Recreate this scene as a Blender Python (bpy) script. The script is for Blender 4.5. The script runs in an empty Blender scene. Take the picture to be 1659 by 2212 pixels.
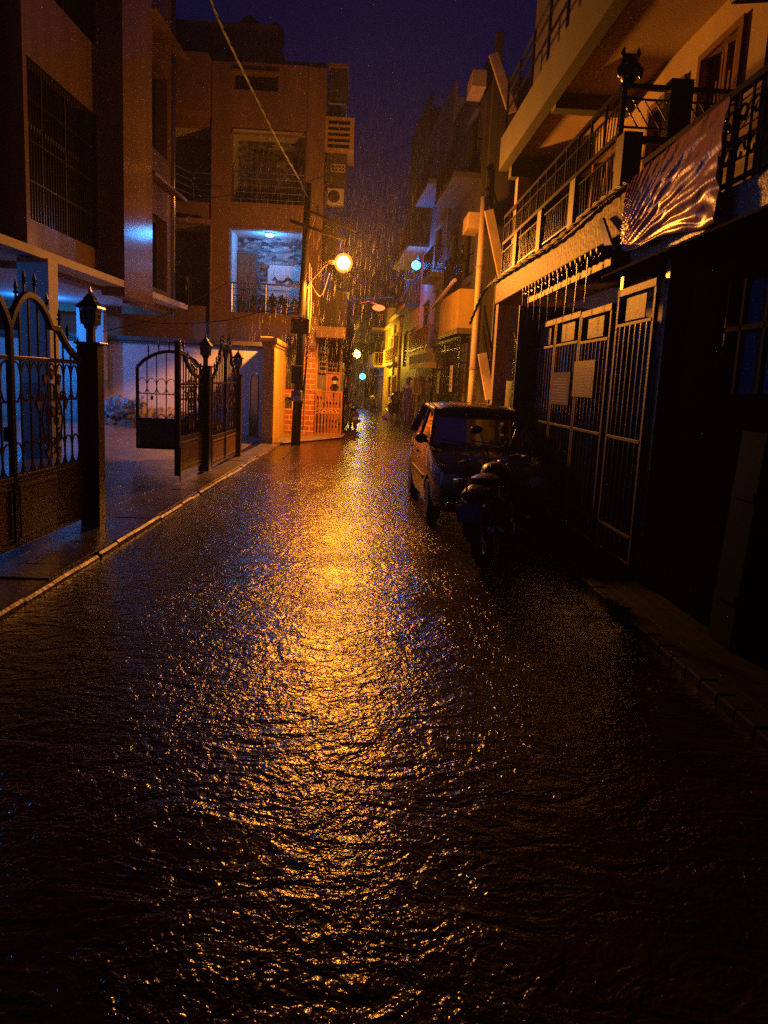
import bpy, bmesh, math, random
from mathutils import Vector, Matrix, noise
random.seed(11)
R = math.radians
V = Vector
sc = bpy.context.scene
COL = sc.collection

# ------------------------------------------------------------------ camera
F_PX, CX, CY, CAMH = 1661.0, 829.5, 1106.0, 1.7
PITCH, YAW, ROLL = R(9.464), R(2.4695), R(2.7)
_fh = V((math.sin(YAW), math.cos(YAW), 0)); _rh = V((math.cos(YAW), -math.sin(YAW), 0))
FWD = _fh * math.cos(PITCH) - V((0, 0, math.sin(PITCH)))
_up = _fh * math.sin(PITCH) + V((0, 0, math.cos(PITCH)))
RGT = _rh * math.cos(ROLL) + _up * math.sin(ROLL)
UPV = RGT.cross(FWD)
EYE = V((0, 0, CAMH))
cam_d = bpy.data.cameras.new('camera'); cam = bpy.data.objects.new('camera', cam_d); COL.objects.link(cam)
m = Matrix((RGT, UPV, -FWD)).transposed().to_4x4(); m.translation = EYE
cam.matrix_world = m
cam_d.sensor_fit = 'HORIZONTAL'; cam_d.sensor_width = 36; cam_d.lens = 36 * F_PX / 1659
cam_d.clip_start = 0.05; cam_d.clip_end = 500
sc.camera = cam

def ray(u, v): return RGT * ((u - CX) / F_PX) - UPV * ((v - CY) / F_PX) + FWD
def PX(u, v, x): d = ray(u, v); return EYE + d * (x / d.x)          # survey: sight line of the photo meets the plane x
def PY(u, v, y): d = ray(u, v); return EYE + d * (y / d.y)
def PZ(u, v, z=0): d = ray(u, v); return EYE + d * ((z - CAMH) / d.z)

# ------------------------------------------------------------------ objects
def tag(o, label=None, cat=None, group=None, kind=None):
    if label: o['label'] = label
    if cat: o['category'] = cat
    if group: o['group'] = group
    if kind: o['kind'] = kind
    return o
def empty(name, loc=(0, 0, 0), rz=0.0, label=None, cat=None, group=None):
    o = bpy.data.objects.new(name, None); COL.objects.link(o)
    o.location = loc; o.rotation_euler = (0, 0, rz); o.empty_display_size = 0.2
    return tag(o, label, cat, group)
def copy_tree(o, parent=None):
    c = o.copy(); COL.objects.link(c)
    if parent is not None: c.parent = parent
    for ch in list(o.children): copy_tree(ch, c)
    return c

class MB:
    def __init__(s): s.v = []; s.f = []
    def add(s, vs, fs):
        n = len(s.v); s.v += [V(p) for p in vs]; s.f += [tuple(i + n for i in f) for f in fs]; return s
    def quad(s, a, b, c, d): return s.add([a, b, c, d], [(0, 1, 2, 3)])
    def box(s, x0, x1, y0, y1, z0, z1):
        return s.add([(x0, y0, z0), (x1, y0, z0), (x1, y1, z0), (x0, y1, z0), (x0, y0, z1), (x1, y0, z1), (x1, y1, z1), (x0, y1, z1)],
                     [(3, 2, 1, 0), (4, 5, 6, 7), (0, 1, 5, 4), (1, 2, 6, 5), (2, 3, 7, 6), (3, 0, 4, 7)])
    def bar(s, p, q, w, h=None, up=(0, 0, 1)):
        p, q = V(p), V(q); h = h or w; d = q - p
        if d.length < 1e-6: return s
        d.normalize(); up = V(up)
        if abs(d.dot(up)) > 0.99: up = V((0, 1, 0)) if abs(d.y) < 0.9 else V((1, 0, 0))
        a = d.cross(up).normalized(); b = a.cross(d)
        a *= w / 2; b *= h / 2
        return s.add([p - a - b, p + a - b, p + a + b, p - a + b, q - a - b, q + a - b, q + a + b, q - a + b],
                     [(3, 2, 1, 0), (4, 5, 6, 7), (0, 1, 5, 4), (1, 2, 6, 5), (2, 3, 7, 6), (3, 0, 4, 7)])
    def tube(s, pts, r, n=8, closed=False):
        pts = [V(p) for p in pts]; k = len(pts)
        rs = r if isinstance(r, (list, tuple)) else [r] * k
        ref = None; rings = []
        for i in range(k):
            if closed: t = pts[(i + 1) % k] - pts[i - 1]
            else: t = pts[min(i + 1, k - 1)] - pts[max(i - 1, 0)]
            if t.length < 1e-9: t = V((0, 0, 1))
            t.normalize()
            if ref is None: ref = V((0, 0, 1)) if abs(t.z) < 0.9 else V((0, 1, 0))
            a = t.cross(ref)
            if a.length < 1e-4: a = t.cross(V((1, 0.3, 0)))
            a.normalize(); b = t.cross(a); ref = -b if False else (a.cross(t))
            rings.append([pts[i] + (a * math.cos(2 * math.pi * j / n) + b * math.sin(2 * math.pi * j / n)) * rs[i] for j in range(n)])
        vs = [p for rg in rings for p in rg]; fs = []
        for i in range(k if closed else k - 1):
            i2 = (i + 1) % k
            for j in range(n):
                j2 = (j + 1) % n; fs.append((i * n + j, i * n + j2, i2 * n + j2, i2 * n + j))
        if not closed: fs += [tuple(range(n))[::-1], tuple((k - 1) * n + j for j in range(n))]
        return s.add(vs, fs)
    def ribbon(s, pts, w, h, closed=False, nrm=(0, 1, 0)):
        # flat bar of section w (along nrm) x h following a path lying in the plane of normal nrm
        pts = [V(p) for p in pts]; k = len(pts); nrm = V(nrm).normalized(); vs = []; fs = []
        for i in range(k):
            t = (pts[(i + 1) % k] - pts[i - 1]) if closed else (pts[min(i + 1, k - 1)] - pts[max(i - 1, 0)])
            t.normalize(); b = t.cross(nrm).normalized() * (h / 2); a = nrm * (w / 2)
            vs += [pts[i] - a - b, pts[i] + a - b, pts[i] + a + b, pts[i] - a + b]
        for i in range(k if closed else k - 1):
            i2 = (i + 1) % k
            for j in range(4):
                j2 = (j + 1) % 4; fs.append((i * 4 + j, i * 4 + j2, i2 * 4 + j2, i2 * 4 + j))
        if not closed: fs += [(3, 2, 1, 0), tuple((k - 1) * 4 + j for j in range(4))]
        return s.add(vs, fs)
    def prism(s, pts, ext):
        pts = [V(p) for p in pts]; e = V(ext); k = len(pts)
        fs = [tuple(range(k))[::-1], tuple(range(k, 2 * k))] + [(i, (i + 1) % k, k + (i + 1) % k, k + i) for i in range(k)]
        return s.add(pts + [p + e for p in pts], fs)
    def lathe(s, prof, o=(0, 0, 0), n=16, axis='z', sq=None):
        o = V(o); vs = []; fs = []; k = len(prof)
        for (r, z) in prof:
            for j in range(n):
                a = 2 * math.pi * (j + (0.5 if sq else 0)) / n
                c = (r * math.cos(a), r * math.sin(a), z)
                if axis == 'x': c = (c[2], c[0], c[1])
                elif axis == 'y': c = (c[0], c[2], c[1])
                vs.append(o + V(c))
        for i in range(k - 1):
            for j in range(n):
                j2 = (j + 1) % n; fs.append((i * n + j, i * n + j2, (i + 1) * n + j2, (i + 1) * n + j))
        fs += [tuple(range(n))[::-1], tuple((k - 1) * n + j for j in range(n))]
        return s.add(vs, fs)
    def blob(s, c, rad, seed=0, amp=0.15, n=10, fr=1.7):
        c = V(c); vs = []; fs = []
        for i in range(n + 1):
            th = math.pi * i / n
            for j in range(2 * n):
                ph = math.pi * j / n
                d = V((math.sin(th) * math.cos(ph), math.sin(th) * math.sin(ph), math.cos(th)))
                k = 1 + amp * noise.noise(d * fr + V((seed * 7.3, seed, 0)))
                vs.append(c + V((d.x * rad[0], d.y * rad[1], d.z * rad[2])) * k)
        for i in range(n):
            for j in range(2 * n):
                j2 = (j + 1) % (2 * n); fs.append((i * 2 * n + j, (i + 1) * 2 * n + j, (i + 1) * 2 * n + j2, i * 2 * n + j2))
        return s.add(vs, fs)
    def holed(s, o, U, W, nrm, w, h, holes, depth):
        # wall face of size w x h from corner o along U (horizontal) and W (up), with openings and their reveals
        o, U, W, nrm = V(o), V(U), V(W), V(nrm)
        us = sorted(set([0, w] + [c for q in holes for c in (q[0], q[1])])); ws = sorted(set([0, h] + [c for q in holes for c in (q[2], q[3])]))
        P = lambda a, b, d=0: o + U * a + W * b - nrm * d
        for a, b in zip(us, us[1:]):
            for c, d in zip(ws, ws[1:]):
                mu, mw = (a + b) / 2, (c + d) / 2
                if any(q[0] < mu < q[1] and q[2] < mw < q[3] for q in holes): continue
                s.quad(P(a, c), P(b, c), P(b, d), P(a, d))
        for a, b, c, d in [q[:4] for q in holes]:
            s.quad(P(a, c), P(b, c), P(b, c, depth), P(a, c, depth)); s.quad(P(a, d), P(a, d, depth), P(b, d, depth), P(b, d))
            s.quad(P(a, c), P(a, c, depth), P(a, d, depth), P(a, d)); s.quad(P(b, c), P(b, d), P(b, d, depth), P(b, c, depth))
        return s
    def build(s, name, mt, parent=None, smooth=False, bevel=0.0, loc=None, sub=0):
        me = bpy.data.meshes.new(name); me.from_pydata([tuple(p) for p in s.v], [], s.f)
        bm = bmesh.new(); bm.from_mesh(me)
        bmesh.ops.recalc_face_normals(bm, faces=bm.faces)
        bm.to_mesh(me); bm.free()
        o = bpy.data.objects.new(name, me); COL.objects.link(o)
        if mt: me.materials.append(mt)
        if smooth:
            for p in me.polygons: p.use_smooth = True
        if bevel > 0:
            md = o.modifiers.new('bevel', 'BEVEL'); md.width = bevel; md.segments = 2; md.limit_method = 'ANGLE'; md.angle_limit = R(40)
        if sub:
            md = o.modifiers.new('sub', 'SUBSURF'); md.levels = sub; md.render_levels = sub
        if parent is not None: o.parent = parent
        if loc is not None: o.location = loc
        return o

# ------------------------------------------------------------------ materials
def new_mat(name):
    mt = bpy.data.materials.new(name); mt.use_nodes = True
    nt = mt.node_tree; return mt, nt, nt.nodes['Principled BSDF']
def mat(name, col, rough=0.6, metal=0.0, var=0.25, scale=3.0, bump=0.0, bscale=40.0, coat=0.0, spec=0.5, streak=False, rvar=0.0, dirt=None):
    mt, nt, b = new_mat(name); N = nt.nodes.new; L = nt.links.new
    b.inputs['Roughness'].default_value = rough; b.inputs['Metallic'].default_value = metal
    b.inputs['Coat Weight'].default_value = coat; b.inputs['Coat Roughness'].default_value = 0.06
    b.inputs['Specular IOR Level'].default_value = spec
    tc = N('ShaderNodeTexCoord'); src = tc.outputs['Object']
    if streak:
        mp = N('ShaderNodeMapping'); mp.inputs['Scale'].default_value = (1, 1, 0.12); L(src, mp.inputs['Vector']); src2 = mp.outputs['Vector']
    else: src2 = src
    n = N('ShaderNodeTexNoise'); n.inputs['Scale'].default_value = scale; n.inputs['Detail'].default_value = 8; n.inputs['Roughness'].default_value = 0.65
    L(src2, n.inputs['Vector'])
    r = N('ShaderNodeValToRGB'); e = r.color_ramp.elements
    d = dirt or tuple(c * (1 - var) for c in col); l = tuple(min(1, c * (1 + var * 0.5)) for c in col)
    e[0].position = 0.3; e[0].color = (*d, 1); e[1].position = 0.7; e[1].color = (*l, 1)
    L(n.outputs['Fac'], r.inputs['Fac']); L(r.outputs['Color'], b.inputs['Base Color'])
    if rvar:
        mr = N('ShaderNodeMapRange'); mr.inputs['To Min'].default_value = max(0.02, rough - rvar); mr.inputs['To Max'].default_value = rough + rvar
        L(n.outputs['Fac'], mr.inputs['Value']); L(mr.outputs['Result'], b.inputs['Roughness'])
    if bump:
        n2 = N('ShaderNodeTexNoise'); n2.inputs['Scale'].default_value = bscale; n2.inputs['Detail'].default_value = 5; L(src, n2.inputs['Vector'])
        bp = N('ShaderNodeBump'); bp.inputs['Strength'].default_value = bump; bp.inputs['Distance'].default_value = 0.02
        L(n2.outputs['Fac'], bp.inputs['Height']); L(bp.outputs['Normal'], b.inputs['Normal'])
    return mt
def point(parent, loc, watt, col, r):
    # the lamp's light leaves the glowing envelope
    d = bpy.data.lights.new('lamp_light', 'POINT'); d.energy = watt; d.color = col; d.shadow_soft_size = r
    o = bpy.data.objects.new('lamp_light', d); COL.objects.link(o); o.location = loc; o.parent = parent; return o
def emis(name, col, strength):
    # clear glowing glass envelope: lets the light of the lamp inside it out
    mt = bpy.data.materials.new(name); mt.use_nodes = True; nt = mt.node_tree; nt.nodes.clear(); mt.cycles.emission_sampling = 'NONE'
    out = nt.nodes.new('ShaderNodeOutputMaterial'); e = nt.nodes.new('ShaderNodeEmission'); t = nt.nodes.new('ShaderNodeBsdfTransparent'); a = nt.nodes.new('ShaderNodeAddShader')
    e.inputs['Color'].default_value = (*col, 1); e.inputs['Strength'].default_value = strength / 2
    nt.links.new(e.outputs[0], a.inputs[0]); nt.links.new(t.outputs[0], a.inputs[1]); nt.links.new(a.outputs[0], out.inputs['Surface'])
    return mt

M = {}
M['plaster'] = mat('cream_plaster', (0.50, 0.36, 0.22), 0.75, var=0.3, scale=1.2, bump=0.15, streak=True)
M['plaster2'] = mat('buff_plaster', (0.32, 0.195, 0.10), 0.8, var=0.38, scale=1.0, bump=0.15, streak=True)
M['white'] = mat('white_plaster', (0.68, 0.66, 0.62), 0.7, var=0.18, scale=1.3, bump=0.12, streak=True)
M['dimgrey'] = mat('dim_grey_plaster', (0.07, 0.065, 0.06), 0.8, var=0.35, scale=1.2, bump=0.15, streak=True)  # grey darkened in colour for the weakly lit balcony beam
M['grey'] = mat('grey_plaster', (0.32, 0.32, 0.33), 0.75, var=0.3, scale=1.4, bump=0.15, streak=True)
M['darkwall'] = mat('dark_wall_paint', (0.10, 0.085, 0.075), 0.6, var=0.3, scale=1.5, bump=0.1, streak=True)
M['concrete'] = mat('wet_concrete', (0.22, 0.17, 0.125), 0.42, var=0.8, scale=3.2, bump=0.35, bscale=25, streak=True, rvar=0.15)
M['iron'] = mat('black_painted_iron', (0.018, 0.017, 0.016), 0.28, metal=0.3, var=0.3, bump=0.08, bscale=90, spec=0.6)
M['darkbox'] = mat('dark_enclosure', (0.035, 0.03, 0.028), 0.5, var=0.35, bump=0.1, spec=0.3)
M['browniron'] = mat('brown_painted_panel', (0.16, 0.085, 0.06), 0.42, var=0.3, bump=0.1)
M['rust'] = mat('rusty_shed_paint', (0.065, 0.032, 0.02), 0.55, var=0.5, scale=8, bump=0.2, spec=0.25)
M['gilt'] = mat('gilt_leaf', (0.45, 0.28, 0.08), 0.35, metal=0.6)
M['steel'] = mat('steel_rail', (0.45, 0.44, 0.42), 0.25, metal=0.9)
M['dark'] = mat('unlit_interior', (0.010, 0.010, 0.012), 0.95, spec=0.05)
M['wood'] = mat('varnished_wood', (0.22, 0.085, 0.035), 0.4, var=0.4, scale=6, streak=True)
M['stonecap'] = mat('stone_slab', (0.13, 0.11, 0.10), 0.3, var=0.4, scale=5, bump=0.3, bscale=18, rvar=0.12)
M['rubber'] = mat('black_rubber', (0.012, 0.012, 0.012), 0.6)
M['plastic'] = mat('black_plastic', (0.02, 0.02, 0.022), 0.3)
M['chrome'] = mat('chromed_steel', (0.6, 0.6, 0.6), 0.12, metal=1.0)
M['redlens'] = mat('red_lens', (0.35, 0.02, 0.01), 0.15)
M['redpaint'] = mat('red_brown_gate_paint', (0.30, 0.105, 0.045), 0.4, var=0.3, bump=0.06)
M['ochre'] = mat('ochre_plaster', (0.62, 0.42, 0.14), 0.7, var=0.3, scale=1.5, streak=True)
M['pole'] = mat('cream_painted_pole', (0.62, 0.50, 0.36), 0.4, var=0.2, scale=3, bump=0.1, streak=True)
M['seat'] = mat('seat_fabric', (0.03, 0.03, 0.032), 0.9)
M['paper'] = mat('weathered_notice_paper', (0.15, 0.125, 0.11), 0.8, var=0.45, scale=20, spec=0.1)
M['bluepaint'] = mat('blue_painted_sheet', (0.03, 0.09, 0.30), 0.4)
M['teal'] = mat('teal_tinted_board', (0.004, 0.022, 0.034), 0.95, streak=True, spec=0.05)
M['terracotta'] = mat('terracotta', (0.16, 0.06, 0.035), 0.7)
M['leaf'] = mat('potted_leaf', (0.04, 0.09, 0.025), 0.5)
M['tile'] = mat('glossy_wall_tile', (0.27, 0.185, 0.10), 0.17, var=0.3, scale=1.2, bump=0.07, bscale=16, coat=0.0, streak=True, rvar=0.06)
M['tank'] = mat('black_water_tank', (0.02, 0.02, 0.022), 0.5)
M['bag'] = mat('white_woven_sack', (0.62, 0.60, 0.60), 0.5, bump=0.5, bscale=14)
M['rubble'] = mat('broken_masonry', (0.34, 0.25, 0.18), 0.8, var=0.55, scale=7, bump=0.5)
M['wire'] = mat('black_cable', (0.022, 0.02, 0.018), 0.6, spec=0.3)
M['lit_wire'] = mat('lamplit_cable', (0.35, 0.30, 0.25), 0.5)  # lamplight put into the colour: pale copy of the black cable
M['purple'] = mat('purple_painted_post', (0.14, 0.09, 0.22), 0.5, var=0.3)
M['pale_slab'] = mat('pale_plaster_slab', (0.66, 0.50, 0.30), 0.6, var=0.25, scale=2.5, bump=0.2)
M['drop'] = mat('rain_water', (0.75, 0.75, 0.78), 0.3)

def brick_mat():
    mt, nt, b = new_mat('painted_brick'); N = nt.nodes.new; L = nt.links.new
    tc = N('ShaderNodeTexCoord'); mp = N('ShaderNodeMapping'); mp.inputs['Rotation'].default_value = (R(90), 0, 0); L(tc.outputs['Object'], mp.inputs['Vector'])
    br = N('ShaderNodeTexBrick'); br.inputs['Scale'].default_value = 1.0; br.inputs['Brick Width'].default_value = 0.31; br.inputs['Row Height'].default_value = 0.158
    br.inputs['Mortar Size'].default_value = 0.014; br.inputs['Mortar Smooth'].default_value = 0.1; br.inputs['Bias'].default_value = 0
    br.inputs['Color1'].default_value = (0.27, 0.062, 0.035, 1); br.inputs['Color2'].default_value = (0.36, 0.095, 0.05, 1); br.inputs['Mortar'].default_value = (0.50, 0.40, 0.26, 1)
    L(mp.outputs['Vector'], br.inputs['Vector']); L(br.outputs['Color'], b.inputs['Base Color']); b.inputs['Roughness'].default_value = 0.55
    bp = N('ShaderNodeBump'); bp.inputs['Strength'].default_value = 0.5; bp.inputs['Distance'].default_value = 0.01; bp.invert = True
    L(br.outputs['Fac'], bp.inputs['Height']); L(bp.outputs['Normal'], b.inputs['Normal']); return mt
M['brick'] = brick_mat()

def cladding_mat():
    mt, nt, b = new_mat('stone_cladding'); N = nt.nodes.new; L = nt.links.new
    tc = N('ShaderNodeTexCoord'); mp = N('ShaderNodeMapping'); mp.inputs['Scale'].default_value = (4.5, 1.0, 15.0); L(tc.outputs['Object'], mp.inputs['Vector'])
    nz = N('ShaderNodeTexNoise'); nz.inputs['Scale'].default_value = 2.0; L(tc.outputs['Object'], nz.inputs['Vector'])
    mx = N('ShaderNodeMixRGB'); mx.blend_type = 'ADD'; mx.inputs['Fac'].default_value = 0.4; L(mp.outputs['Vector'], mx.inputs['Color1']); L(nz.outputs['Color'], mx.inputs['Color2'])
    vo = N('ShaderNodeTexVoronoi'); vo.inputs['Scale'].default_value = 1.0; L(mx.outputs['Color'], vo.inputs['Vector'])
    r = N('ShaderNodeValToRGB'); e = r.color_ramp.elements; e[0].position = 0.25; e[0].color = (0.018, 0.018, 0.02, 1); e[1].position = 0.8; e[1].color = (0.30, 0.29, 0.28, 1)
    L(vo.outputs['Color'], r.inputs['Fac']); L(r.outputs['Color'], b.inputs['Base Color']); b.inputs['Roughness'].default_value = 0.7
    bp = N('ShaderNodeBump'); bp.inputs['Strength'].default_value = 0.7; bp.inputs['Distance'].default_value = 0.03; L(vo.outputs['Distance'], bp.inputs['Height']); L(bp.outputs['Normal'], b.inputs['Normal'])
    return mt
M['cladding'] = cladding_mat()

def corrugated_mat():
    mt, nt, b = new_mat('corrugated_sheet'); N = nt.nodes.new; L = nt.links.new
    b.inputs['Base Color'].default_value = (0.035, 0.033, 0.036, 1); b.inputs['Roughness'].default_value = 0.3; b.inputs['Metallic'].default_value = 0.5
    tc = N('ShaderNodeTexCoord'); nz = N('ShaderNodeTexNoise'); nz.inputs['Scale'].default_value = 6; L(tc.outputs['Object'], nz.inputs['Vector'])
    bp = N('ShaderNodeBump'); bp.inputs['Strength'].default_value = 0.4; bp.inputs['Distance'].default_value = 0.03; L(nz.outputs['Fac'], bp.inputs['Height']); L(bp.outputs['Normal'], b.inputs['Normal']); return mt
M['corr'] = corrugated_mat()

def tarp_mat():
    mt, nt, b = new_mat('wet_plastic_tarpaulin'); N = nt.nodes.new; L = nt.links.new
    b.inputs['Base Color'].default_value = (0.60, 0.30, 0.17, 1); b.inputs['Roughness'].default_value = 0.30; b.inputs['Specular IOR Level'].default_value = 0.5
    tc = N('ShaderNodeTexCoord'); nz = N('ShaderNodeTexNoise'); nz.inputs['Scale'].default_value = 30; nz.inputs['Detail'].default_value = 6; L(tc.outputs['Object'], nz.inputs['Vector'])
    bp = N('ShaderNodeBump'); bp.inputs['Strength'].default_value = 0.3; bp.inputs['Distance'].default_value = 0.01; L(nz.outputs['Fac'], bp.inputs['Height']); L(bp.outputs['Normal'], b.inputs['Normal']); return mt
M['tarp'] = tarp_mat()

def glass_mat(name, col=(0.9, 0.95, 0.95), alpha=0.75):
    mt, nt, b = new_mat(name); N = nt.nodes.new; L = nt.links.new
    out = nt.nodes['Material Output']; g = N('ShaderNodeBsdfGlossy'); g.inputs['Roughness'].default_value = 0.05
    t = N('ShaderNodeBsdfTransparent'); t.inputs['Color'].default_value = (*[c * alpha for c in col], 1)
    fr = N('ShaderNodeFresnel'); fr.inputs['IOR'].default_value = 1.45
    mx = N('ShaderNodeMixShader'); L(fr.outputs['Fac'], mx.inputs['Fac']); L(t.outputs['BSDF'], mx.inputs[1]); L(g.outputs['BSDF'], mx.inputs[2]); L(mx.outputs['Shader'], out.inputs['Surface']); return mt
M['glass'] = glass_mat('clear_glass'); M['frost'] = mat('milky_lantern_glass', (0.5, 0.5, 0.5), 0.35)

def carpaint(name, col):
    mt, nt, b = new_mat(name); N = nt.nodes.new; L = nt.links.new
    b.inputs['Base Color'].default_value = (*col, 1); b.inputs['Roughness'].default_value = 0.35; b.inputs['Metallic'].default_value = 0.4; b.inputs['Coat Weight'].default_value = 0.8; b.inputs['Coat Roughness'].default_value = 0.08
    tc = N('ShaderNodeTexCoord'); vo = N('ShaderNodeTexVoronoi'); vo.inputs['Scale'].default_value = 70; L(tc.outputs['Object'], vo.inputs['Vector'])
    r = N('ShaderNodeValToRGB'); e = r.color_ramp.elements; e[0].position = 0.0; e[0].color = (1, 1, 1, 1); e[1].position = 0.28; e[1].color = (0, 0, 0, 1); L(vo.outputs['Distance'], r.inputs['Fac'])
    bp = N('ShaderNodeBump'); bp.inputs['Strength'].default_value = 0.9; bp.inputs['Distance'].default_value = 0.006; L(r.outputs['Color'], bp.inputs['Height'])
    L(bp.outputs['Normal'], b.inputs['Normal']); L(bp.outputs['Normal'], b.inputs['Coat Normal']); return mt
M['car'] = carpaint('wet_car_paint', (0.075, 0.055, 0.042)); M['bikepaint'] = carpaint('wet_bike_paint', (0.05, 0.02, 0.02)); M['scooterpaint'] = carpaint('scooter_paint', (0.30, 0.25, 0.22))

def road_mat():
    mt, nt, b = new_mat('rain_flooded_paving'); N = nt.nodes.new; L = nt.links.new
    tc = N('ShaderNodeTexCoord'); P = tc.outputs['Object']
    def mapped(sx, sy, rz=0):
        mp = N('ShaderNodeMapping'); mp.inputs['Scale'].default_value = (sx, sy, 1); mp.inputs['Rotation'].default_value = (0, 0, rz); L(P, mp.inputs['Vector']); return mp.outputs['Vector']
    def nz(vec, s, det=2, ro=0.5, dist=0.0):
        n = N('ShaderNodeTexNoise'); n.inputs['Scale'].default_value = s; n.inputs['Detail'].default_value = det; n.inputs['Roughness'].default_value = ro; n.inputs['Distortion'].default_value = dist
        L(vec, n.inputs['Vector']); return n.outputs['Fac']
    base = nz(P, 2.5, 6); r = N('ShaderNodeValToRGB'); e = r.color_ramp.elements; e[0].position = 0.3; e[0].color = (0.022, 0.012, 0.007, 1); e[1].position = 0.75; e[1].color = (0.055, 0.032, 0.019, 1)
    L(base, r.inputs['Fac']); L(r.outputs['Color'], b.inputs['Base Color'])
    b.inputs['Roughness'].default_value = 0.16; b.inputs['IOR'].default_value = 1.36; b.inputs['Specular IOR Level'].default_value = 0.5
    def math_(op, a, c):
        n = N('ShaderNodeMath'); n.operation = op
        for i, q in enumerate((a, c)):
            if isinstance(q, (int, float)): n.inputs[i].default_value = q
            else: L(q, n.inputs[i])
        return n.outputs[0]
    # small capillary ripples, wider wavelets running across the street, and long flow ridges
    h1 = nz(mapped(1.25, 1.0), 50, 2, 0.5, 0.8)
    h2 = nz(mapped(1.3, 1.05, 0.1), 13, 2, 0.5, 1.2)
    h3 = nz(mapped(0.75, 1.15, -0.2), 3.6, 3, 0.5, 2.2)
    # rings left by raindrops
    vo = N('ShaderNodeTexVoronoi'); vo.inputs['Scale'].default_value = 7.5; L(P, vo.inputs['Vector'])
    ring = math_('SINE', math_('MULTIPLY', vo.outputs['Distance'], 34.0), 0.0)
    sp = N('ShaderNodeSeparateColor'); L(vo.outputs['Color'], sp.inputs['Color'])
    fade = N('ShaderNodeMapRange'); fade.inputs['From Min'].default_value = 0.0; fade.inputs['From Max'].default_value = 0.42; fade.inputs['To Min'].default_value = 1.0; fade.inputs['To Max'].default_value = 0.0; L(vo.outputs['Distance'], fade.inputs['Value'])
    h4 = math_('MULTIPLY', math_('MULTIPLY', ring, fade.outputs['Result']), math_('GREATER_THAN', sp.outputs['Red'], 0.45))
    # paving joints felt through the shallow film
    br = N('ShaderNodeTexBrick'); br.inputs['Scale'].default_value = 1.0; br.inputs['Brick Width'].default_value = 0.24; br.inputs['Row Height'].default_value = 0.13; br.inputs['Mortar Size'].default_value = 0.008; br.inputs['Mortar Smooth'].default_value = 0.6
    L(mapped(1, 1, R(90)), br.inputs['Vector'])
    amp = nz(mapped(1.6, 0.8), 0.8, 3); ar = N('ShaderNodeMapRange'); ar.inputs['From Min'].default_value = 0.35; ar.inputs['From Max'].default_value = 0.65; ar.inputs['To Min'].default_value = 0.45; ar.inputs['To Max'].default_value = 1.35; L(amp, ar.inputs['Value'])
    a = math_('MULTIPLY', h1, ROAD['a1']); c = math_('MULTIPLY', h2, ROAD['a2']); d = math_('ADD', math_('MULTIPLY', h3, ROAD['a3']), math_('MULTIPLY', h4, ROAD['a4'])); j = math_('MULTIPLY', br.outputs['Fac'], -ROAD['aj'])
    s = math_('ADD', math_('MULTIPLY', math_('ADD', a, c), ar.outputs['Result']), math_('ADD', d, j))
    bp = N('ShaderNodeBump'); bp.inputs['Strength'].default_value = 1.0; bp.inputs['Distance'].default_value = 1.0; L(s, bp.inputs['Height']); L(bp.outputs['Normal'], b.inputs['Normal'])
    return mt
ROAD = dict(a1=0.0027, a2=0.0095, a3=0.015, a4=0.0016, aj=0.0002)
M['road'] = road_mat()

def paver_mat(name, col, bw, rh, mort, rot=0.0, rough=0.18, depth=0.006, bias=0.3):
    mt, nt, b = new_mat(name); N = nt.nodes.new; L = nt.links.new
    tc = N('ShaderNodeTexCoord'); mp = N('ShaderNodeMapping'); mp.inputs['Rotation'].default_value = (0, 0, rot); L(tc.outputs['Object'], mp.inputs['Vector'])
    br = N('ShaderNodeTexBrick'); br.inputs['Scale'].default_value = 1; br.inputs['Brick Width'].default_value = bw; br.inputs['Row Height'].default_value = rh; br.inputs['Mortar Size'].default_value = mort; br.inputs['Mortar Smooth'].default_value = 0.3
    br.inputs['Color1'].default_value = (*col, 1); br.inputs['Color2'].default_value = (*[c * (1 - bias) for c in col], 1); br.inputs['Mortar'].default_value = (*[c * 0.35 for c in col], 1)
    L(mp.outputs['Vector'], br.inputs['Vector']); L(br.outputs['Color'], b.inputs['Base Color']); b.inputs['Roughness'].default_value = rough; b.inputs['Specular IOR Level'].default_value = 0.5 if rough < 0.5 else 0.12
    nz = N('ShaderNodeTexNoise'); nz.inputs['Scale'].default_value = 9; nz.inputs['Detail'].default_value = 5; L(tc.outputs['Object'], nz.inputs['Vector'])
    mr = N('ShaderNodeMapRange'); mr.inputs['To Min'].default_value = rough * 0.5; mr.inputs['To Max'].default_value = rough * 1.8; L(nz.outputs['Fac'], mr.inputs['Value']); L(mr.outputs['Result'], b.inputs['Roughness'])
    ad = N('ShaderNodeMath'); ad.operation = 'MULTIPLY_ADD'; ad.inputs[1].default_value = -1.0; L(br.outputs['Fac'], ad.inputs[0]); L(nz.outputs['Fac'], ad.inputs[2])
    bp = N('ShaderNodeBump'); bp.inputs['Strength'].default_value = 0.6; bp.inputs['Distance'].default_value = depth; L(ad.outputs[0], bp.inputs['Height']); L(bp.outputs['Normal'], b.inputs['Normal']); return mt
M['yard'] = paver_mat('wet_yard_tile', (0.16, 0.14, 0.13), 0.45, 0.45, 0.008, R(4), 0.22)
M['apron'] = paver_mat('wet_paver_block', (0.012, 0.010, 0.008), 0.24, 0.12, 0.006, R(90), 0.6, 0.004)
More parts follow.
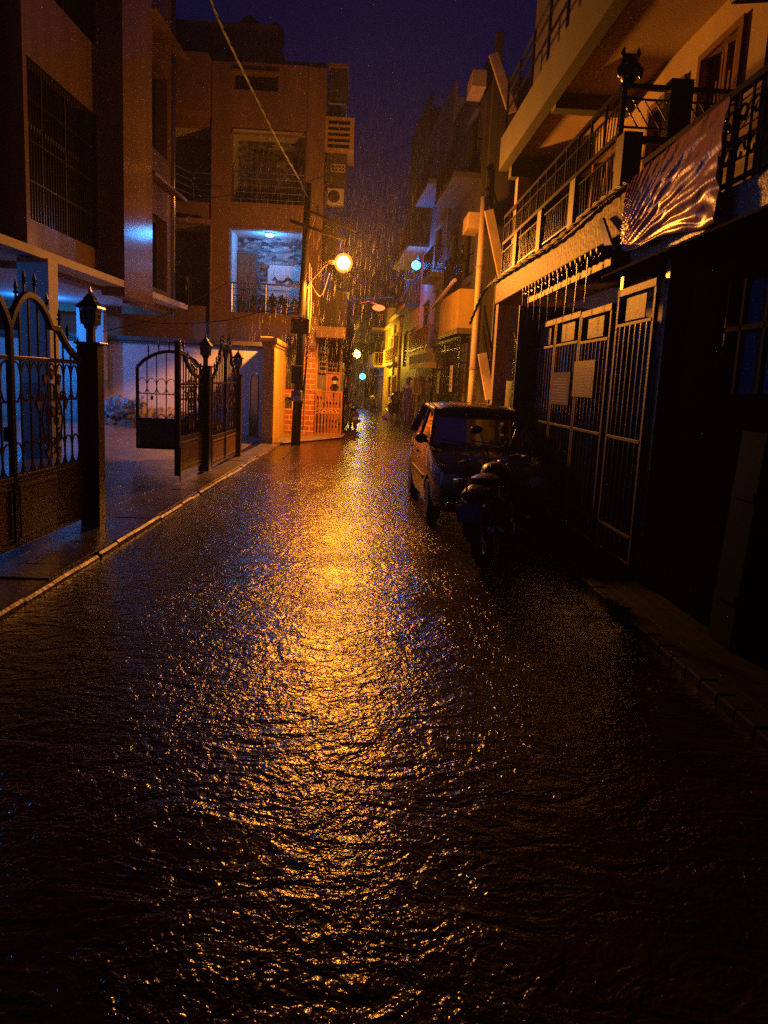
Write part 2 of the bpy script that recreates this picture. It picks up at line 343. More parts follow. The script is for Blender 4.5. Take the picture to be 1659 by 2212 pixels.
#@@SETTING
# ------------------------------------------------------------------ setting
def sheet(name, mt, rows, nx=1):
    mb = MB()
    for (a, b), (c, d) in zip(rows, rows[1:]): mb.quad(a, b, d, c)
    return tag(mb.build(name, mt), kind='structure')
road = MB().quad((-70, -10, 0), (70, -10, 0), (70, 160, 0), (-70, 160, 0)).build('road', M['road']); tag(road, kind='structure')
kx = lambda y: -2.50 + 0.0293 * y
mb = MB()
for i in range(46):                                     # stone slabs over the drain beside the road
    y0 = -1.5 + i * 0.47; y1 = y0 + 0.462; z = 0.045 + random.uniform(-0.008, 0.008)
    mb.add([(kx(y0) - 0.46, y0, z), (kx(y0) - 0.05, y0, z), (kx(y1) - 0.05, y1, z + 0.004), (kx(y1) - 0.46, y1, z), (kx(y0) - 0.46, y0, -0.02), (kx(y0) - 0.05, y0, -0.02), (kx(y1) - 0.05, y1, -0.02), (kx(y1) - 0.46, y1, -0.02)],
           [(0, 1, 2, 3), (0, 4, 5, 1), (1, 5, 6, 2), (2, 6, 7, 3), (3, 7, 4, 0)])
tag(mb.build('pavement', M['stonecap'], bevel=0.012), kind='structure')
mb = MB()
for i in range(44):
    y0 = -1.5 + i * 0.5 + random.uniform(-0.02, 0.02); y1 = y0 + random.uniform(0.46, 0.50); z = 0.048 + random.uniform(-0.016, 0.012)
    mb.prism([(kx(y0) - 0.048, y0, -0.02), (kx(y0) + 0.03, y0, -0.02), (kx(y0) + 0.012, y0, z - 0.018), (kx(y0) - 0.010, y0, z), (kx(y0) - 0.048, y0, z)], (kx(y1) - kx(y0), y1 - y0, 0))
M['kerb'] = mat('wet_kerb_stone', (0.10, 0.07, 0.055), 0.42, var=0.5, scale=5, bump=0.5, bscale=22, rvar=0.2)
tag(mb.build('kerb', M['kerb']), kind='structure')
sheet('yard', M['yard'], [((-2.60, -3, 0.02), (-2.60, 22.5, 0.02)), ((-2.95, -3, 0.05), (-2.9, 22.5, 0.05)), ((-4.3, -3, 0.17), (-4.3, 22.5, 0.17)), ((-7.0, -3, 0.30), (-7.0, 22.5, 0.30)), ((-14, -3, 0.34), (-14, 22.5, 0.34))])
sheet('terrace', M['concrete'], [((-2.05, 20.0, 0.035), (-0.95, 22.2, 0.035)), ((-2.2, 23.0, 0.06), (-0.35, 23.2, 0.06)), ((-2.2, 24.3, 0.075), (-0.3, 24.6, 0.075))])
mb = MB().box(2.22, 9, -3, 15.0, -0.02, 0.045); tag(mb.build('footpath', M['apron']), kind='structure')
mb = MB()
for i in range(75):
    y0 = -1 + i * 0.21; z = 0.06 + random.uniform(-0.008, 0.008)
    mb.box(2.10, 2.215, y0, y0 + 0.2, -0.02, z)
tag(mb.build('drain_edge', M['apron'], bevel=0.01), kind='structure')

# ------------------------------------------------------------------ ornate gates and posts
def scroll(mb, c, r, turns=1.4, flip=1, w=0.012, up=1):
    pts = []
    for i in range(15):
        t = i / 14; a = math.pi / 2 * up + flip * 2 * math.pi * turns * t; rr = r * (1 - 0.8 * t)
        pts.append((c[0] + flip * 0 + rr * math.cos(a), c[1], c[2] + rr * math.sin(a)))
    mb.ribbon(pts, 0.012, w)
def spear(mb, s, z, h=0.22, r=0.011):
    mb.tube([(s, 0, z - 0.03), (s, 0, z + h * 0.45), (s, 0, z + h * 0.52), (s, 0, z + h * 0.6), (s, 0, z + h * 0.72), (s, 0, z + h)], [r, r, r * 2.3, r * 0.9, r * 1.7, 0.001], 6)
def interp(prof, s):
    for (a, za), (b, zb) in zip(prof, prof[1:]):
        if a <= s <= b: return za + (zb - za) * (s - a) / max(1e-6, b - a)
    return prof[-1][1] if s > prof[-1][0] else prof[0][1]
def gate_leaf(parent, L, prof, zb=0.12, ph=0.56, nb=9, ovals=((1.42, 0.16), (0.66, 0.13)), spears=(), orn=True, zmid=1.62, double=False, s0=0.0, flip=False):
    # local frame: s along the leaf (x), z up; prof = top rail as (s, z)
    root = empty('gate_leaf'); root.parent = parent; root.location = (s0, 0, 0)
    fr = MB(); t = 0.045
    fr.ribbon([(s, 0, z) for s, z in prof], 0.05, 0.055)
    fr.bar((0, 0, zb), (0, 0, interp(prof, 0)), 0.05, 0.05, (0, 1, 0)); fr.bar((L, 0, zb), (L, 0, interp(prof, L)), 0.05, 0.05, (0, 1, 0))
    for z in (zb + 0.02, zb + ph): fr.bar((0, 0, z), (L, 0, z), t, 0.045)
    if zmid: fr.bar((0.02, 0, zmid), (L - 0.02, 0, zmid), 0.035, 0.04)
    fo = fr.build('frame', M['iron'], root, bevel=0.005)
    pn = MB().box(0.03, L - 0.03, -0.008, 0.008, zb + 0.03, zb + ph - 0.02)
    for (a, b, c, d) in ((0.07, L - 0.07, zb + 0.075, zb + 0.09), (0.07, L - 0.07, zb + ph - 0.085, zb + ph - 0.07), (0.07, 0.085, zb + 0.09, zb + ph - 0.085), (L - 0.085, L - 0.07, zb + 0.09, zb + ph - 0.085)):
        pn.box(a, b, -0.02, 0.02, c, d)
    pn.build('kick_panel', M['browniron'], root)
    br = MB()
    for i in range(1, nb):
        s = L * i / nb; br.bar((s, 0, zb + ph), (s, 0, interp(prof, s)), 0.016, 0.016, (0, 1, 0))
    for zc, hh in ovals:
        for i in range(nb):
            s = L * (i + 0.5) / nb; w = L / nb * 0.5
            br.ribbon([(s + w * math.cos(a), 0, zc + hh * math.sin(a)) for a in [k * math.pi / 8 for k in range(16)]], 0.012, 0.012, closed=True)
        br.bar((0, 0, zc - hh), (L, 0, zc - hh), 0.012, 0.014)
    br.build('bar_infill', M['iron'], root)
    if orn:
        sc_ = MB(); gl = MB(); cx, cz = L / 2, zb + ph + 0.48
        for k in (-1, 1):
            for (dx, dz, r) in ((0.09, 0.22, 0.075), (0.16, 0.08, 0.07), (0.09, -0.02, 0.065), (0.15, -0.17, 0.075), (0.07, -0.25, 0.06), (0.22, 0.2, 0.05)):
                scroll(sc_, (cx + k * dx, 0.0, cz + dz), r, 1.3, k)
            sc_.ribbon([(cx + k * (0.02 + 0.2 * math.sin(q * math.pi / 6)), 0, cz - 0.34 + 0.66 * q / 6) for q in range(7)], 0.012, 0.014)
        for (dx, dz) in ((0, 0.03), (-0.15, 0.33), (0.15, 0.33), (0, 0.38), (-0.12, -0.36), (0.12, -0.36), (-0.3, 0.1), (0.3, 0.1)):
            gl = MB()
            for q in (-0.5, 0, 0.5):
                a = math.pi / 2 + q
                gl.prism([(cx + dx, -0.012, cz + dz - 0.02), (cx + dx + 0.05 * math.cos(a - 0.25), -0.012, cz + dz + 0.05 * math.sin(a - 0.25)), (cx + dx + 0.085 * math.cos(a), -0.012, cz + dz + 0.085 * math.sin(a)), (cx + dx + 0.05 * math.cos(a + 0.25), -0.012, cz + dz + 0.05 * math.sin(a + 0.25))], (0, 0.024, 0))
            gl.build('leaf_ornament', M['gilt'], root)
        sc_.build('scrollwork', M['iron'], root)
    for s in spears: sp = MB(); spear(sp, s, interp(prof, s)); sp.build('spear_finial', M['iron'], root)
    return root
def arch(a, b, z0, z1, n=9): return [(a + (b - a) * i / n, z0 + (z1 - z0) * math.sin(math.pi * i / n) ** 0.75) for i in range(n + 1)]
def swan(L, lo, mid, peak, va):
    # from the post: low, sweeping up to a step, then over an arch and down to the meeting stile
    p = [(0, lo)]
    for i in range(1, 8):
        q = i / 7; p.append((0.40 * L * q, lo + (mid - lo) * (0.30 * q + 0.70 * q ** 2.2)))
    p.append((0.50 * L, mid + 0.005))
    for i in range(1, 11):
        q = i / 10; x = 0.50 * L + 0.50 * L * q
        p.append((x, mid + (peak - mid) * math.sin(math.pi * min(1, q * 0.93)) ** 0.7 if q < 0.54 else va + (peak - va) * math.sin(math.pi * (1 - (q - 0.54) / 0.46) * 0.5) ** 0.8))
    return p
def mirror(prof, L): return [(L - s, z) for s, z in prof[::-1]]

def gate_post(name, loc, rz, w, h, label, lan=1.0):
    root = empty(name, loc, rz, label, 'gate post', 'iron gate posts with lanterns')
    MB().box(-w / 2, w / 2, -w / 2, w / 2, 0, h).build('shaft', M['iron'], root, bevel=0.006)
    MB().box(-w / 2 - 0.035, w / 2 + 0.035, -w / 2 - 0.035, w / 2 + 0.035, h, h + 0.025).build('cap', M['iron'], root, bevel=0.005)
    k = lan; z = h + 0.025
    ln = MB().lathe([(0.055 * k, z), (0.055 * k, z + 0.14 * k), (0.075 * k, z + 0.15 * k), (0.075 * k, z + 0.17 * k), (0.10 * k, z + 0.2 * k)], n=4, sq=1)
    for sx in (-1, 1):
        for sy in (-1, 1): ln.bar((sx * 0.075 * k, sy * 0.075 * k, z + 0.19 * k), (sx * 0.085 * k, sy * 0.085 * k, z + 0.37 * k), 0.014)
        for q in (0.25, 0.31): ln.bar((sx * 0.085 * k, -0.085 * k, z + q * k), (sx * 0.085 * k, 0.085 * k, z + q * k), 0.006); ln.bar((-0.085 * k, sx * 0.085 * k, z + q * k), (0.085 * k, sx * 0.085 * k, z + q * k), 0.006)
        for q in (-0.03, 0.03): ln.bar((sx * 0.085 * k, q, z + 0.2 * k), (sx * 0.085 * k, q, z + 0.36 * k), 0.006); ln.bar((q, sx * 0.085 * k, z + 0.2 * k), (q, sx * 0.085 * k, z + 0.36 * k), 0.006)
    lo = ln.build('lantern', M['iron'], root)
    MB().box(-0.075 * k, 0.075 * k, -0.075 * k, 0.075 * k, z + 0.2 * k, z + 0.36 * k).build('pane', M['frost'], lo)
    MB().lathe([(0.175 * k, z + 0.365 * k), (0.168 * k, z + 0.385 * k), (0.08 * k, z + 0.455 * k), (0.085 * k, z + 0.465 * k), (0.04 * k, z + 0.51 * k), (0.018 * k, z + 0.53 * k), (0.022 * k, z + 0.545 * k), (0.004, z + 0.60 * k)], n=4, sq=1).build('lantern_roof', M['iron'], lo)
    return root

gdir = math.atan2(1, 0.03)
# near gate (leaves run from the post towards the viewer)
gate_post('gate_post', (-2.80, 8.36, 0.03), -0.02, 0.20, 1.93, 'tall black gate post with a lantern, left of the open yard entrance', 0.95)
ng = empty('double_gate', (-2.83, 8.24, 0.05), R(-92.5), 'black scrolled double gate cut off by the left edge of the photo, with gilt leaves', 'gate', 'ornate iron gates of the yard')
L1 = 1.58
gate_leaf(ng, L1, swan(L1, 1.72, 2.02, 2.27, 1.98), 0.10, 0.60, 9, ((1.52, 0.17), (0.86, 0.14)), [0.16, 0.42, 0.60, 0.86, 1.1, 1.3, 1.45], zmid=1.72)
gate_leaf(ng, L1, mirror(swan(L1, 1.72, 2.02, 2.27, 1.98), L1), 0.10, 0.60, 9, ((1.52, 0.17), (0.86, 0.14)), [0.25, 0.5, 0.75, 1.0, 1.3], zmid=1.72, s0=L1 + 0.012)
MB().box(L1 - 0.05, L1 + 0.06, -0.05, -0.02, 1.02, 1.14).build('lock_box', M['iron'], ng)
# driveway leaf, closed half way, hinged on the middle post
gate_post('gate_post', (-2.615, 13.62, 0.04), -0.03, 0.19, 1.80, 'black gate post with lantern between driveway leaf and pedestrian gate', 0.9)
dg = empty('driveway_gate', (-2.63, 13.52, 0.05), R(-92.5), 'heavy black driveway gate leaf with a deep concave dip in its top rail', 'gate', 'ornate iron gates of the yard')
L2 = 1.62
p2 = [(0, 1.74)] + [(L2 * q / 10, 1.62 + 0.5 * ((q - 2.2) / 7.0) ** 2 if q > 2.2 else 1.62 + 0.12 * ((2.2 - q) / 2.2) ** 2) for q in range(1, 9)] + [(L2 * 0.88, 1.98), (L2, 1.99)]
gate_leaf(dg, L2, p2, 0.12, 0.55, 10, ((1.36, 0.10), (0.78, 0.12)), [0.2, 0.45, 0.62, 0.72, 0.82, 1.05, 1.3, 1.5], zmid=1.50)
MB().box(L2 - 0.03, L2 + 0.04, -0.04, 0.04, 0.10, 2.14).build('meeting_stile', M['iron'], dg, bevel=0.006)
MB().tube([(L2 + 0.06, 0.06, 0.55), (L2 + 0.07, 0.06, 0.02)], 0.012, 6).build('drop_bolt', M['iron'], dg)
# leaf swung open across the yard
ol = empty('gate_leaf_open', (-2.66, 13.80, 0.17), R(180), 'arched black gate leaf swung open across the wet yard in front of the rubble', 'gate', 'ornate iron gates of the yard')
L3 = 1.17
pa = [(0, 1.62), (0.06, 1.63)] + [(0.06 + (L3 - 0.06) * i / 10, 1.63 + 0.28 * math.sin(math.pi * (0.04 + 0.96 * i / 10)) ** 0.8) for i in range(1, 10)] + [(L3, 1.62)]
r3 = gate_leaf(ol, L3, pa, 0.20, 0.52, 7, ((1.30, 0.135),), [0.45, 0.62, 0.80, 0.98], orn=False, zmid=None)
s_ = MB()
for k, (sx, zz) in enumerate(((0.2, 1.05), (0.2, 0.85), (0.42, 0.98), (0.36, 0.78), (0.13, 0.70), (0.30, 0.66))): scroll(s_, (sx, 0, zz), 0.085, 1.3, 1 if k % 2 else -1)
for i in range(5):
    sx = L3 * (i + 0.5) / 7
    s_.ribbon([(sx - 0.07 + 0.07 * (1 + math.cos(a)), 0, 0.72 + 0.10 * math.sin(a)) for a in [q * math.pi / 8 for q in range(9)]], 0.012, 0.012)
for (sx, zz) in ((0.30, 1.14), (0.10, 1.08), (0.42, 0.66)): s_.prism([(sx - 0.03, -0.01, zz), (sx, -0.01, zz - 0.05), (sx + 0.03, -0.01, zz), (sx + 0.035, -0.01, zz + 0.05), (sx, -0.01, zz + 0.025), (sx - 0.035, -0.01, zz + 0.05)], (0, 0.02, 0))
s_.build('scrollwork', M['iron'], ol)
MB().box(0.90, 0.94, -0.02, 0.02, 1.06, 1.13).bar((0.92, 0, 1.13), (0.92, 0, 1.17), 0.01).build('padlock', M['iron'], ol)
# pedestrian gate and far post
gate_post('gate_post', (-2.455, 16.25, 0.04), -0.03, 0.17, 1.69, 'thin black gate post with lantern beside the plastered pillar, farthest of the posts', 0.86)
pg = empty('pedestrian_gate', (-2.53, 13.75, 0.05), R(88.2), 'black two-leaf pedestrian gate with twin arched tops between lantern posts', 'gate', 'ornate iron gates of the yard')
L4 = 1.19
gate_leaf(pg, L4, swan(L4, 1.60, 1.88, 2.22, 1.86), 0.05, 0.52, 9, ((1.30, 0.05), (0.62, 0.06)), [0.2, 0.38, 0.56, 0.74, 0.86, 1.0], zmid=1.52)
gate_leaf(pg, L4, mirror(swan(L4, 1.60, 1.88, 2.22, 1.86), L4), 0.05, 0.52, 9, ((1.30, 0.05), (0.62, 0.06)), [0.18, 0.33, 0.45, 0.62, 0.8, 1.0], zmid=1.52, s0=L4 + 0.012)
MB().box(L4 - 0.04, L4 + 0.05, -0.05, -0.02, 0.95, 1.06).build('lock_box', M['iron'], pg)
# small dark gate leaf folded against the pillar
fg = empty('narrow_gate', (-2.50, 20.02, 0.10), R(180 - 62), 'narrow dark gate leaf standing open against the plastered pillar', 'gate')
MB().ribbon([(0, 0, 0.05), (0, 0, 1.55)] + [(0.28 - 0.28 * math.cos(a), 0, 1.55 + 0.17 * math.sin(a)) for a in [k * math.pi / 8 for k in range(1, 8)]] + [(0.56, 0, 1.55), (0.56, 0, 0.05)], 0.04, 0.04, closed=True).build('frame', M['iron'], fg)
MB().box(0.02, 0.54, -0.006, 0.006, 0.08, 1.6).build('sheet_panel', M['iron'], fg)
MB().box(0.24, 0.30, -0.06, -0.005, 0.95, 1.1).build('latch', M['iron'], fg)

# ------------------------------------------------------------------ boundary wall, pillar, rubble
bw = empty('boundary_wall', (0, 0, 0), 0, 'pale compound wall behind the yard with a dark moulded coping', 'wall')
MB().box(-13.5, -2.42, 22.2, 22.4, -0.05, 2.50).build('wall_face', M['white'], bw)
MB().box(-13.5, -2.42, 22.12, 22.44, 2.50, 2.56).box(-13.5, -2.42, 22.06, 22.47, 2.562, 2.68).build('coping', M['stonecap'], bw, bevel=0.015)
pl = empty('gate_pillar', (0, 0, 0), 0, 'tall plastered pillar wall with a moulded cap, lit bright orange on its street side', 'pillar')
MB().box(-2.42, -2.16, 20.1, 24.0, -0.05, 2.52).build('shaft', M['ochre'], pl, bevel=0.012)
MB().box(-2.45, -2.13, 20.06, 24.0, 2.52, 2.60).box(-2.49, -2.09, 20.02, 24.0, 2.602, 2.74).build('cap', M['ochre'], pl, bevel=0.03)
rb = MB(); random.seed(4)
for i in range(230):
    t = random.random(); x = -7.2 + 3.3 * t; h = 0.62 * math.sin(math.pi * (0.12 + 0.80 * t)) ** 0.9; d = random.random()
    y = 22.1 - 1.05 * d; z = 0.26 + h * (1 - d) * random.uniform(0.55, 1.0)
    s = random.uniform(0.04, 0.15); o = V((x, y, z)); n0 = len(rb.v)
    rb.box(-s, s, -s * random.uniform(0.4, 1), s * 0.7, -s * 0.5, s * random.uniform(0.15, 0.5))
    rm = Matrix.Rotation(random.uniform(0, 6), 3, 'Z') @ Matrix.Rotation(random.uniform(-0.9, 0.9), 3, 'X') @ Matrix.Rotation(random.uniform(-0.6, 0.6), 3, 'Y')
    for k in range(n0, len(rb.v)): rb.v[k] = rm @ rb.v[k] + o
for i in range(14):
    t = i / 13; x = -7.2 + 3.3 * t; h = 0.52 * math.sin(math.pi * (0.1 + 0.8 * t)) ** 0.9
    rb.blob((x, 21.85, 0.2), (0.30, 0.62, h), i, 0.35, 6)
tag(rb.build('rubble_heap', M['rubble']), 'heap of broken bricks and masonry rubble against the pale compound wall', 'rubble', kind='stuff')
sk = MB()
for k, (x, z, a, b, c) in enumerate(((-6.55, 0.70, 0.27, 0.25, 0.28), (-6.25, 0.78, 0.22, 0.2, 0.18), (-5.95, 0.86, 0.20, 0.18, 0.12))): sk.blob((x, 21.45, z), (a, b, c), 3 + k, 0.75, 12, 2.6)
for (x, z) in ((-6.45, 1.0), (-6.7, 0.95), (-5.85, 1.0)): sk.tube([(x, 21.45, z - 0.12), (x + 0.02, 21.44, z), (x + 0.06, 21.43, z + 0.07)], [0.07, 0.03, 0.05], 7)
tag(sk.build('rubbish_sack', M['bag'], smooth=False), 'crumpled white sack lying on the rubble heap', 'sack')
#@@APT
# ------------------------------------------------------------------ apartment block over the yard
AP = V((-5.0, 17.1, 0))
ap = empty('apartment_building', AP, R(-2.9), 'cream tiled apartment block raised over an open blue-lit parking yard, left edge of the photo', 'building')
Y_ = lambda y: y - 17.1
TOP = 13.0
mb = MB()
# wall of the front pilaster, the two recessed bays and the bay beyond it (faces towards the street)
mb.holed((0, Y_(17.1), 3.28), (0, 1, 0), (0, 0, 1), (1, 0, 0), 1.9, TOP - 3.28, [], 0.1)
mb.holed((-0.5, Y_(13.8), 3.38), (0, 1, 0), (0, 0, 1), (1, 0, 0), 3.3, TOP - 3.38, [(0.14, 3.2, 0.80, 3.42), (0.14, 3.2, 4.72, 7.3)], 0.28)
mb.holed((-0.95, Y_(4.0), 3.34), (0, 1, 0), (0, 0, 1), (1, 0, 0), 9.8, TOP - 3.34, [(0.5, 6.6, 0.9, 3.2), (8.2, 9.35, 2.0, 3.9)], 0.28)
mb.holed((-0.42, Y_(19.0), 3.30), (0, 1, 0), (0, 0, 1), (1, 0, 0), 3.1, TOP - 3.30, [(0.9, 2.6, 0.55, 2.35), (0.9, 2.6, 3.9, 5.9)], 0.30)
mb.build('tiled_wall', M['tile'], ap)
mb = MB()   # camera side returns of the projecting bays
mb.quad((0, Y_(17.1), 3.28), (-0.5, Y_(17.1), 3.28), (-0.5, Y_(17.1), TOP), (0, Y_(17.1), TOP))
mb.quad((-0.5, Y_(13.8), 3.34), (-0.95, Y_(13.8), 3.34), (-0.95, Y_(13.8), TOP), (-0.5, Y_(13.8), TOP))
mb.quad((0, Y_(19.0), 3.28), (-0.42, Y_(19.0), 3.28), (-0.42, Y_(19.0), TOP), (0, Y_(19.0), TOP))
mb.quad((-0.42, Y_(22.1), 3.28), (-8, Y_(22.1), 3.28), (-8, Y_(22.1), TOP), (-0.42, Y_(22.1), TOP))
mb.build('return_wall', M['plaster2'], ap)
# undersides: beam behind the facade, soffit slab over the yard
mb = MB()
mb.box(-0.30, -0.002, Y_(17.1) + 0.002, Y_(19.0), 3.28, 3.44); mb.box(-0.85, -0.502, Y_(13.8) + 0.002, Y_(17.1), 3.38, 3.46)
mb.box(-1.30, -0.952, Y_(4.0), Y_(13.8), 3.34, 3.46); mb.box(-0.72, -0.422, Y_(19.0) + 0.002, Y_(22.1), 3.30, 3.44)
for yy in (9.0, 13.0): mb.box(-9, -1.32, Y_(yy), Y_(yy) + 0.3, 3.20, 3.46)
mb.build('beam', M['plaster2'], ap)
MB().box(-9, -0.01, Y_(4.0), Y_(22.15), 3.465, 3.60).build('soffit', M['white'], ap)
MB().box(-9, -0.1, Y_(4.0), Y_(22.0), TOP, TOP + 0.2).build('roof', M['concrete'], ap)
for (y0, z0, dz, rails) in ((13.8, 4.18, 2.62, 4), (13.8, 8.10, 2.58, 4)):
    g = MB(); fx = -0.53
    for i in range(29): yy = Y_(y0) + 0.16 + 3.02 * i / 28; g.bar((fx, yy, z0), (fx, yy, z0 + dz), 0.018)
    for i in range(rails + 1): g.bar((fx, Y_(y0) + 0.14, z0 + dz * i / rails), (fx, Y_(y0) + 3.2, z0 + dz * i / rails), 0.022, 0.03)
    w = MB().box(-0.80, -0.76, Y_(y0) + 0.14, Y_(y0) + 3.2, z0, z0 + dz).build('window', M['dark'], ap)
    f = MB()
    for i in range(4): yy = Y_(y0) + 0.16 + 3.0 * i / 3; f.box(-0.755, -0.71, yy - 0.03, yy + 0.03, z0, z0 + dz)
    f.box(-0.755, -0.72, Y_(y0) + 0.14, Y_(y0) + 3.2, z0 + dz * 0.62, z0 + dz * 0.65); f.build('window_frame', M['darkwall'], w)
    g.build('security_grille', M['iron'], w)
for (ya, yb, z0, dz, xx) in ((4.5, 10.6, 4.24, 2.3, -1.24), (12.2, 13.35, 5.34, 1.9, -1.24), (19.9, 21.6, 3.85, 1.8, -0.73), (19.9, 21.6, 7.2, 2.0, -0.73)):
    w = MB().box(xx - 0.03, xx, Y_(ya), Y_(yb), z0, z0 + dz).build('window', M['dark'], ap)
    f = MB(); n = 3
    for i in range(n + 1): yy = Y_(ya) + 0.03 + (yb - ya - 0.06) * i / n; f.box(xx + 0.002, xx + 0.05, yy - 0.03, yy + 0.03, z0, z0 + dz)
    f.box(xx + 0.002, xx + 0.045, Y_(ya) + 0.065, Y_(yb) - 0.065, z0 + dz - 0.06, z0 + dz); f.build('window_frame', M['darkwall'], w)
for z0 in (6.25, 9.75):       # sloped sunshades over the far bay windows
    MB().prism([(-0.418, Y_(19.05), z0 + 0.32), (0.06, Y_(19.05), z0 + 0.05), (0.06, Y_(19.05), z0 - 0.02), (-0.418, Y_(19.05), z0 + 0.18)], (0, 2.75, 0)).build('sunshade', M['plaster2'], ap)
MB().tube([(-0.36, Y_(22.0), 3.2), (-0.36, Y_(22.0), TOP)], 0.045, 10).build('drain_pipe', M['steel'], ap, smooth=True)
MB().tube([(-0.86, Y_(13.25), 3.4), (-0.90, Y_(13.3), 4.4), (-0.86, Y_(13.35), 6.0), (-0.86, Y_(13.4), TOP)], 0.05, 10).build('drain_pipe', M['darkbox'], ap, smooth=True)
mb = MB()
for (x, y, a, b) in ((-5.28, 13.3, 0.30, 0.25), (-5.6, 8.0, 0.25, 0.25), (-10.2, 13.3, 0.3, 0.3)): pass
for (x, y, wx, wy, mt) in ((-5.30, 13.30, 0.25, 0.20, 'white'), (-7.30, 21.9, 0.36, 0.16, 'white'), (-10.5, 14.0, 0.25, 0.25, 'white')):
    q = MB().box(x - wx, x + wx, y - wy, y + wy, -0.05, 3.44).build('column', M[mt]); q.parent = ap; q.matrix_parent_inverse = (Matrix.Translation(AP) @ Matrix.Rotation(R(-2.9), 4, 'Z')).inverted()
    d = MB().box(x - wx - 0.006, x + wx + 0.006, y - wy - 0.006, y + wy + 0.006, -0.05, 1.45).build('dado', M['grey']); d.parent = q
lb2 = empty('ceiling_light', (-9.0, 12.4, 3.46), 0, 'second blue-white ceiling light deep in the parking yard, beyond the left edge of the photo', 'lamp')
MB().lathe([(0.12, -0.0), (0.12, -0.03), (0.09, -0.04)], n=16).build('base', M['white'], lb2)
MB().lathe([(0.09, -0.041), (0.085, -0.075), (0.05, -0.10), (0.005, -0.11)], n=16).build('bulb', emis('yard_led_glow', (0.05, 0.35, 1.0), 30), lb2)
point(lb2, (0, 0, -0.19), 210, (0.006, 0.24, 1.0), 0.07)
lb = empty('ceiling_light', (-8.15, 20.3, 3.46), 0, 'blue-white ceiling light under the apartment block, hidden behind its column', 'lamp')
MB().lathe([(0.12, -0.0), (0.12, -0.03), (0.09, -0.04)], n=16).build('base', M['white'], lb)
MB().lathe([(0.09, -0.041), (0.085, -0.075), (0.05, -0.10), (0.005, -0.11)], n=16).build('bulb', emis('blue_led_glow', (0.05, 0.35, 1.0), 30), lb)
point(lb, (0, 0, -0.19), 165, (0.006, 0.24, 1.0), 0.07)

# ------------------------------------------------------------------ neighbouring house, frontal elevation
FY = 24.0
fx = lambda u, v=600: PY(u, v, FY).x
fz = lambda u, v: PY(u, v, FY).z
nh = empty('neighbour_house', (0, 0, 0), 0, 'buff three-storey house with open balconies and an orange-lit front behind the compound wall', 'house')
XL, XR = -9.5, -1.20
ZT = 10.6
bay = (-3.90, -1.76); lft = (-6.6, -4.42)
W = XR - XL
H_ = lambda x0, x1, z0, z1: (x0 - XL, x1 - XL, z0, z1)
holes = [H_(bay[0], bay[1], 3.62, 6.02), H_(bay[0], bay[1], 6.78, 8.86), H_(-3.86, -2.60, 9.86, 10.30), H_(lft[0], lft[1], 3.75, 6.10), H_(lft[0], lft[1], 6.72, 8.80)]
mb = MB(); mb.holed((XL, FY, 0), (1, 0, 0), (0, 0, 1), (0, -1, 0), W, ZT, [h for h in holes], 0.25)
mb.quad((XR, FY, 0), (XR, FY + 9, 0), (XR, FY + 9, ZT), (XR, FY, ZT)); mb.quad((XL, FY, ZT), (XR, FY, ZT), (XR, FY + 9, ZT), (XL, FY + 9, ZT))
mb.build('front_wall', M['plaster2'], nh)
mb = MB()
for a, b, z in ((bay[0], bay[1], 6.40), (bay[0], bay[1], 9.0)): mb.box(a - 0.02, b + 0.02, FY - 0.05, FY - 0.003, z - 0.36, z - 0.30)
mb.box(-3.92, -2.54, FY - 0.10, FY - 0.003, 10.31, 10.37)
mb.box(-4.47, -3.93, FY - 0.07, FY - 0.003, 2.6, 10.55); mb.box(-1.72, -1.19, FY - 0.07, FY - 0.003, 2.72, 10.55)
mb.box(-5.45, -4.50, FY - 0.55, FY - 0.003, 9.05, 10.58)
mb.prism([(-6.2, FY - 0.003, 6.35), (-6.2, FY - 0.75, 6.10), (-6.2, FY - 0.75, 6.02), (-6.2, FY - 0.003, 6.05)], (1.15, 0, 0))
mb.box(-5.04, -4.48, FY - 0.35, FY - 0.003, 6.05, 6.2)
mb.build('trim', M['plaster2'], nh)
mb = MB()
for (a, b, z0, z1) in ((bay[0], bay[1], 3.62, 6.02), (bay[0], bay[1], 6.78, 8.86), (lft[0], lft[1], 6.72, 8.80), (lft[0], lft[1], 3.75, 6.10)):
    D = 1.35
    r = MB().box(a, b, FY + D, FY + D + 0.05, z0, z1)
    r.build('back_wall', M['cladding'] if a == bay[0] else M['plaster2'], nh)
    q = MB().box(a - 0.3, b + 0.3, FY + 0.252, FY + D, z1 + 0.001, z1 + 0.1).box(a - 0.06, a - 0.001, FY + 0.252, FY + D, z0, z1).box(b + 0.001, b + 0.06, FY + 0.252, FY + D, z0, z1)
    q.build('balcony_lining', M['white'], nh); MB().box(a - 0.3, b + 0.3, FY + 0.252, FY + D, z0 - 0.12, z0 - 0.001).build('balcony_floor', M['concrete'], nh)
MB().box(-3.80, -2.65, FY + 0.2, FY + 0.24, 9.87, 10.29).build('window', M['dark'], nh)
MB().box(-4.80, -4.46, FY + 1.2, FY + 1.34, 6.75, 8.8).build('back_wall', M['cladding'], nh)
d1 = MB().box(-3.88, -3.28, FY + 1.27, FY + 1.348, 3.63, 5.52).build('door', M['wood'], nh)
MB().box(-3.9, -3.26, FY + 1.25, FY + 1.268, 5.52, 5.60).box(-3.30, -3.24, FY + 1.25, FY + 1.268, 3.63, 5.52).build('door_frame', M['darkwall'], d1)
MB().box(-3.66, -3.58, FY + 1.24, FY + 1.269, 4.42, 4.55).build('handle', M['steel'], d1)
d2 = MB().box(-3.4, -2.75, FY + 1.27, FY + 1.348, 6.79, 8.55).build('door', M['darkwall'], nh)
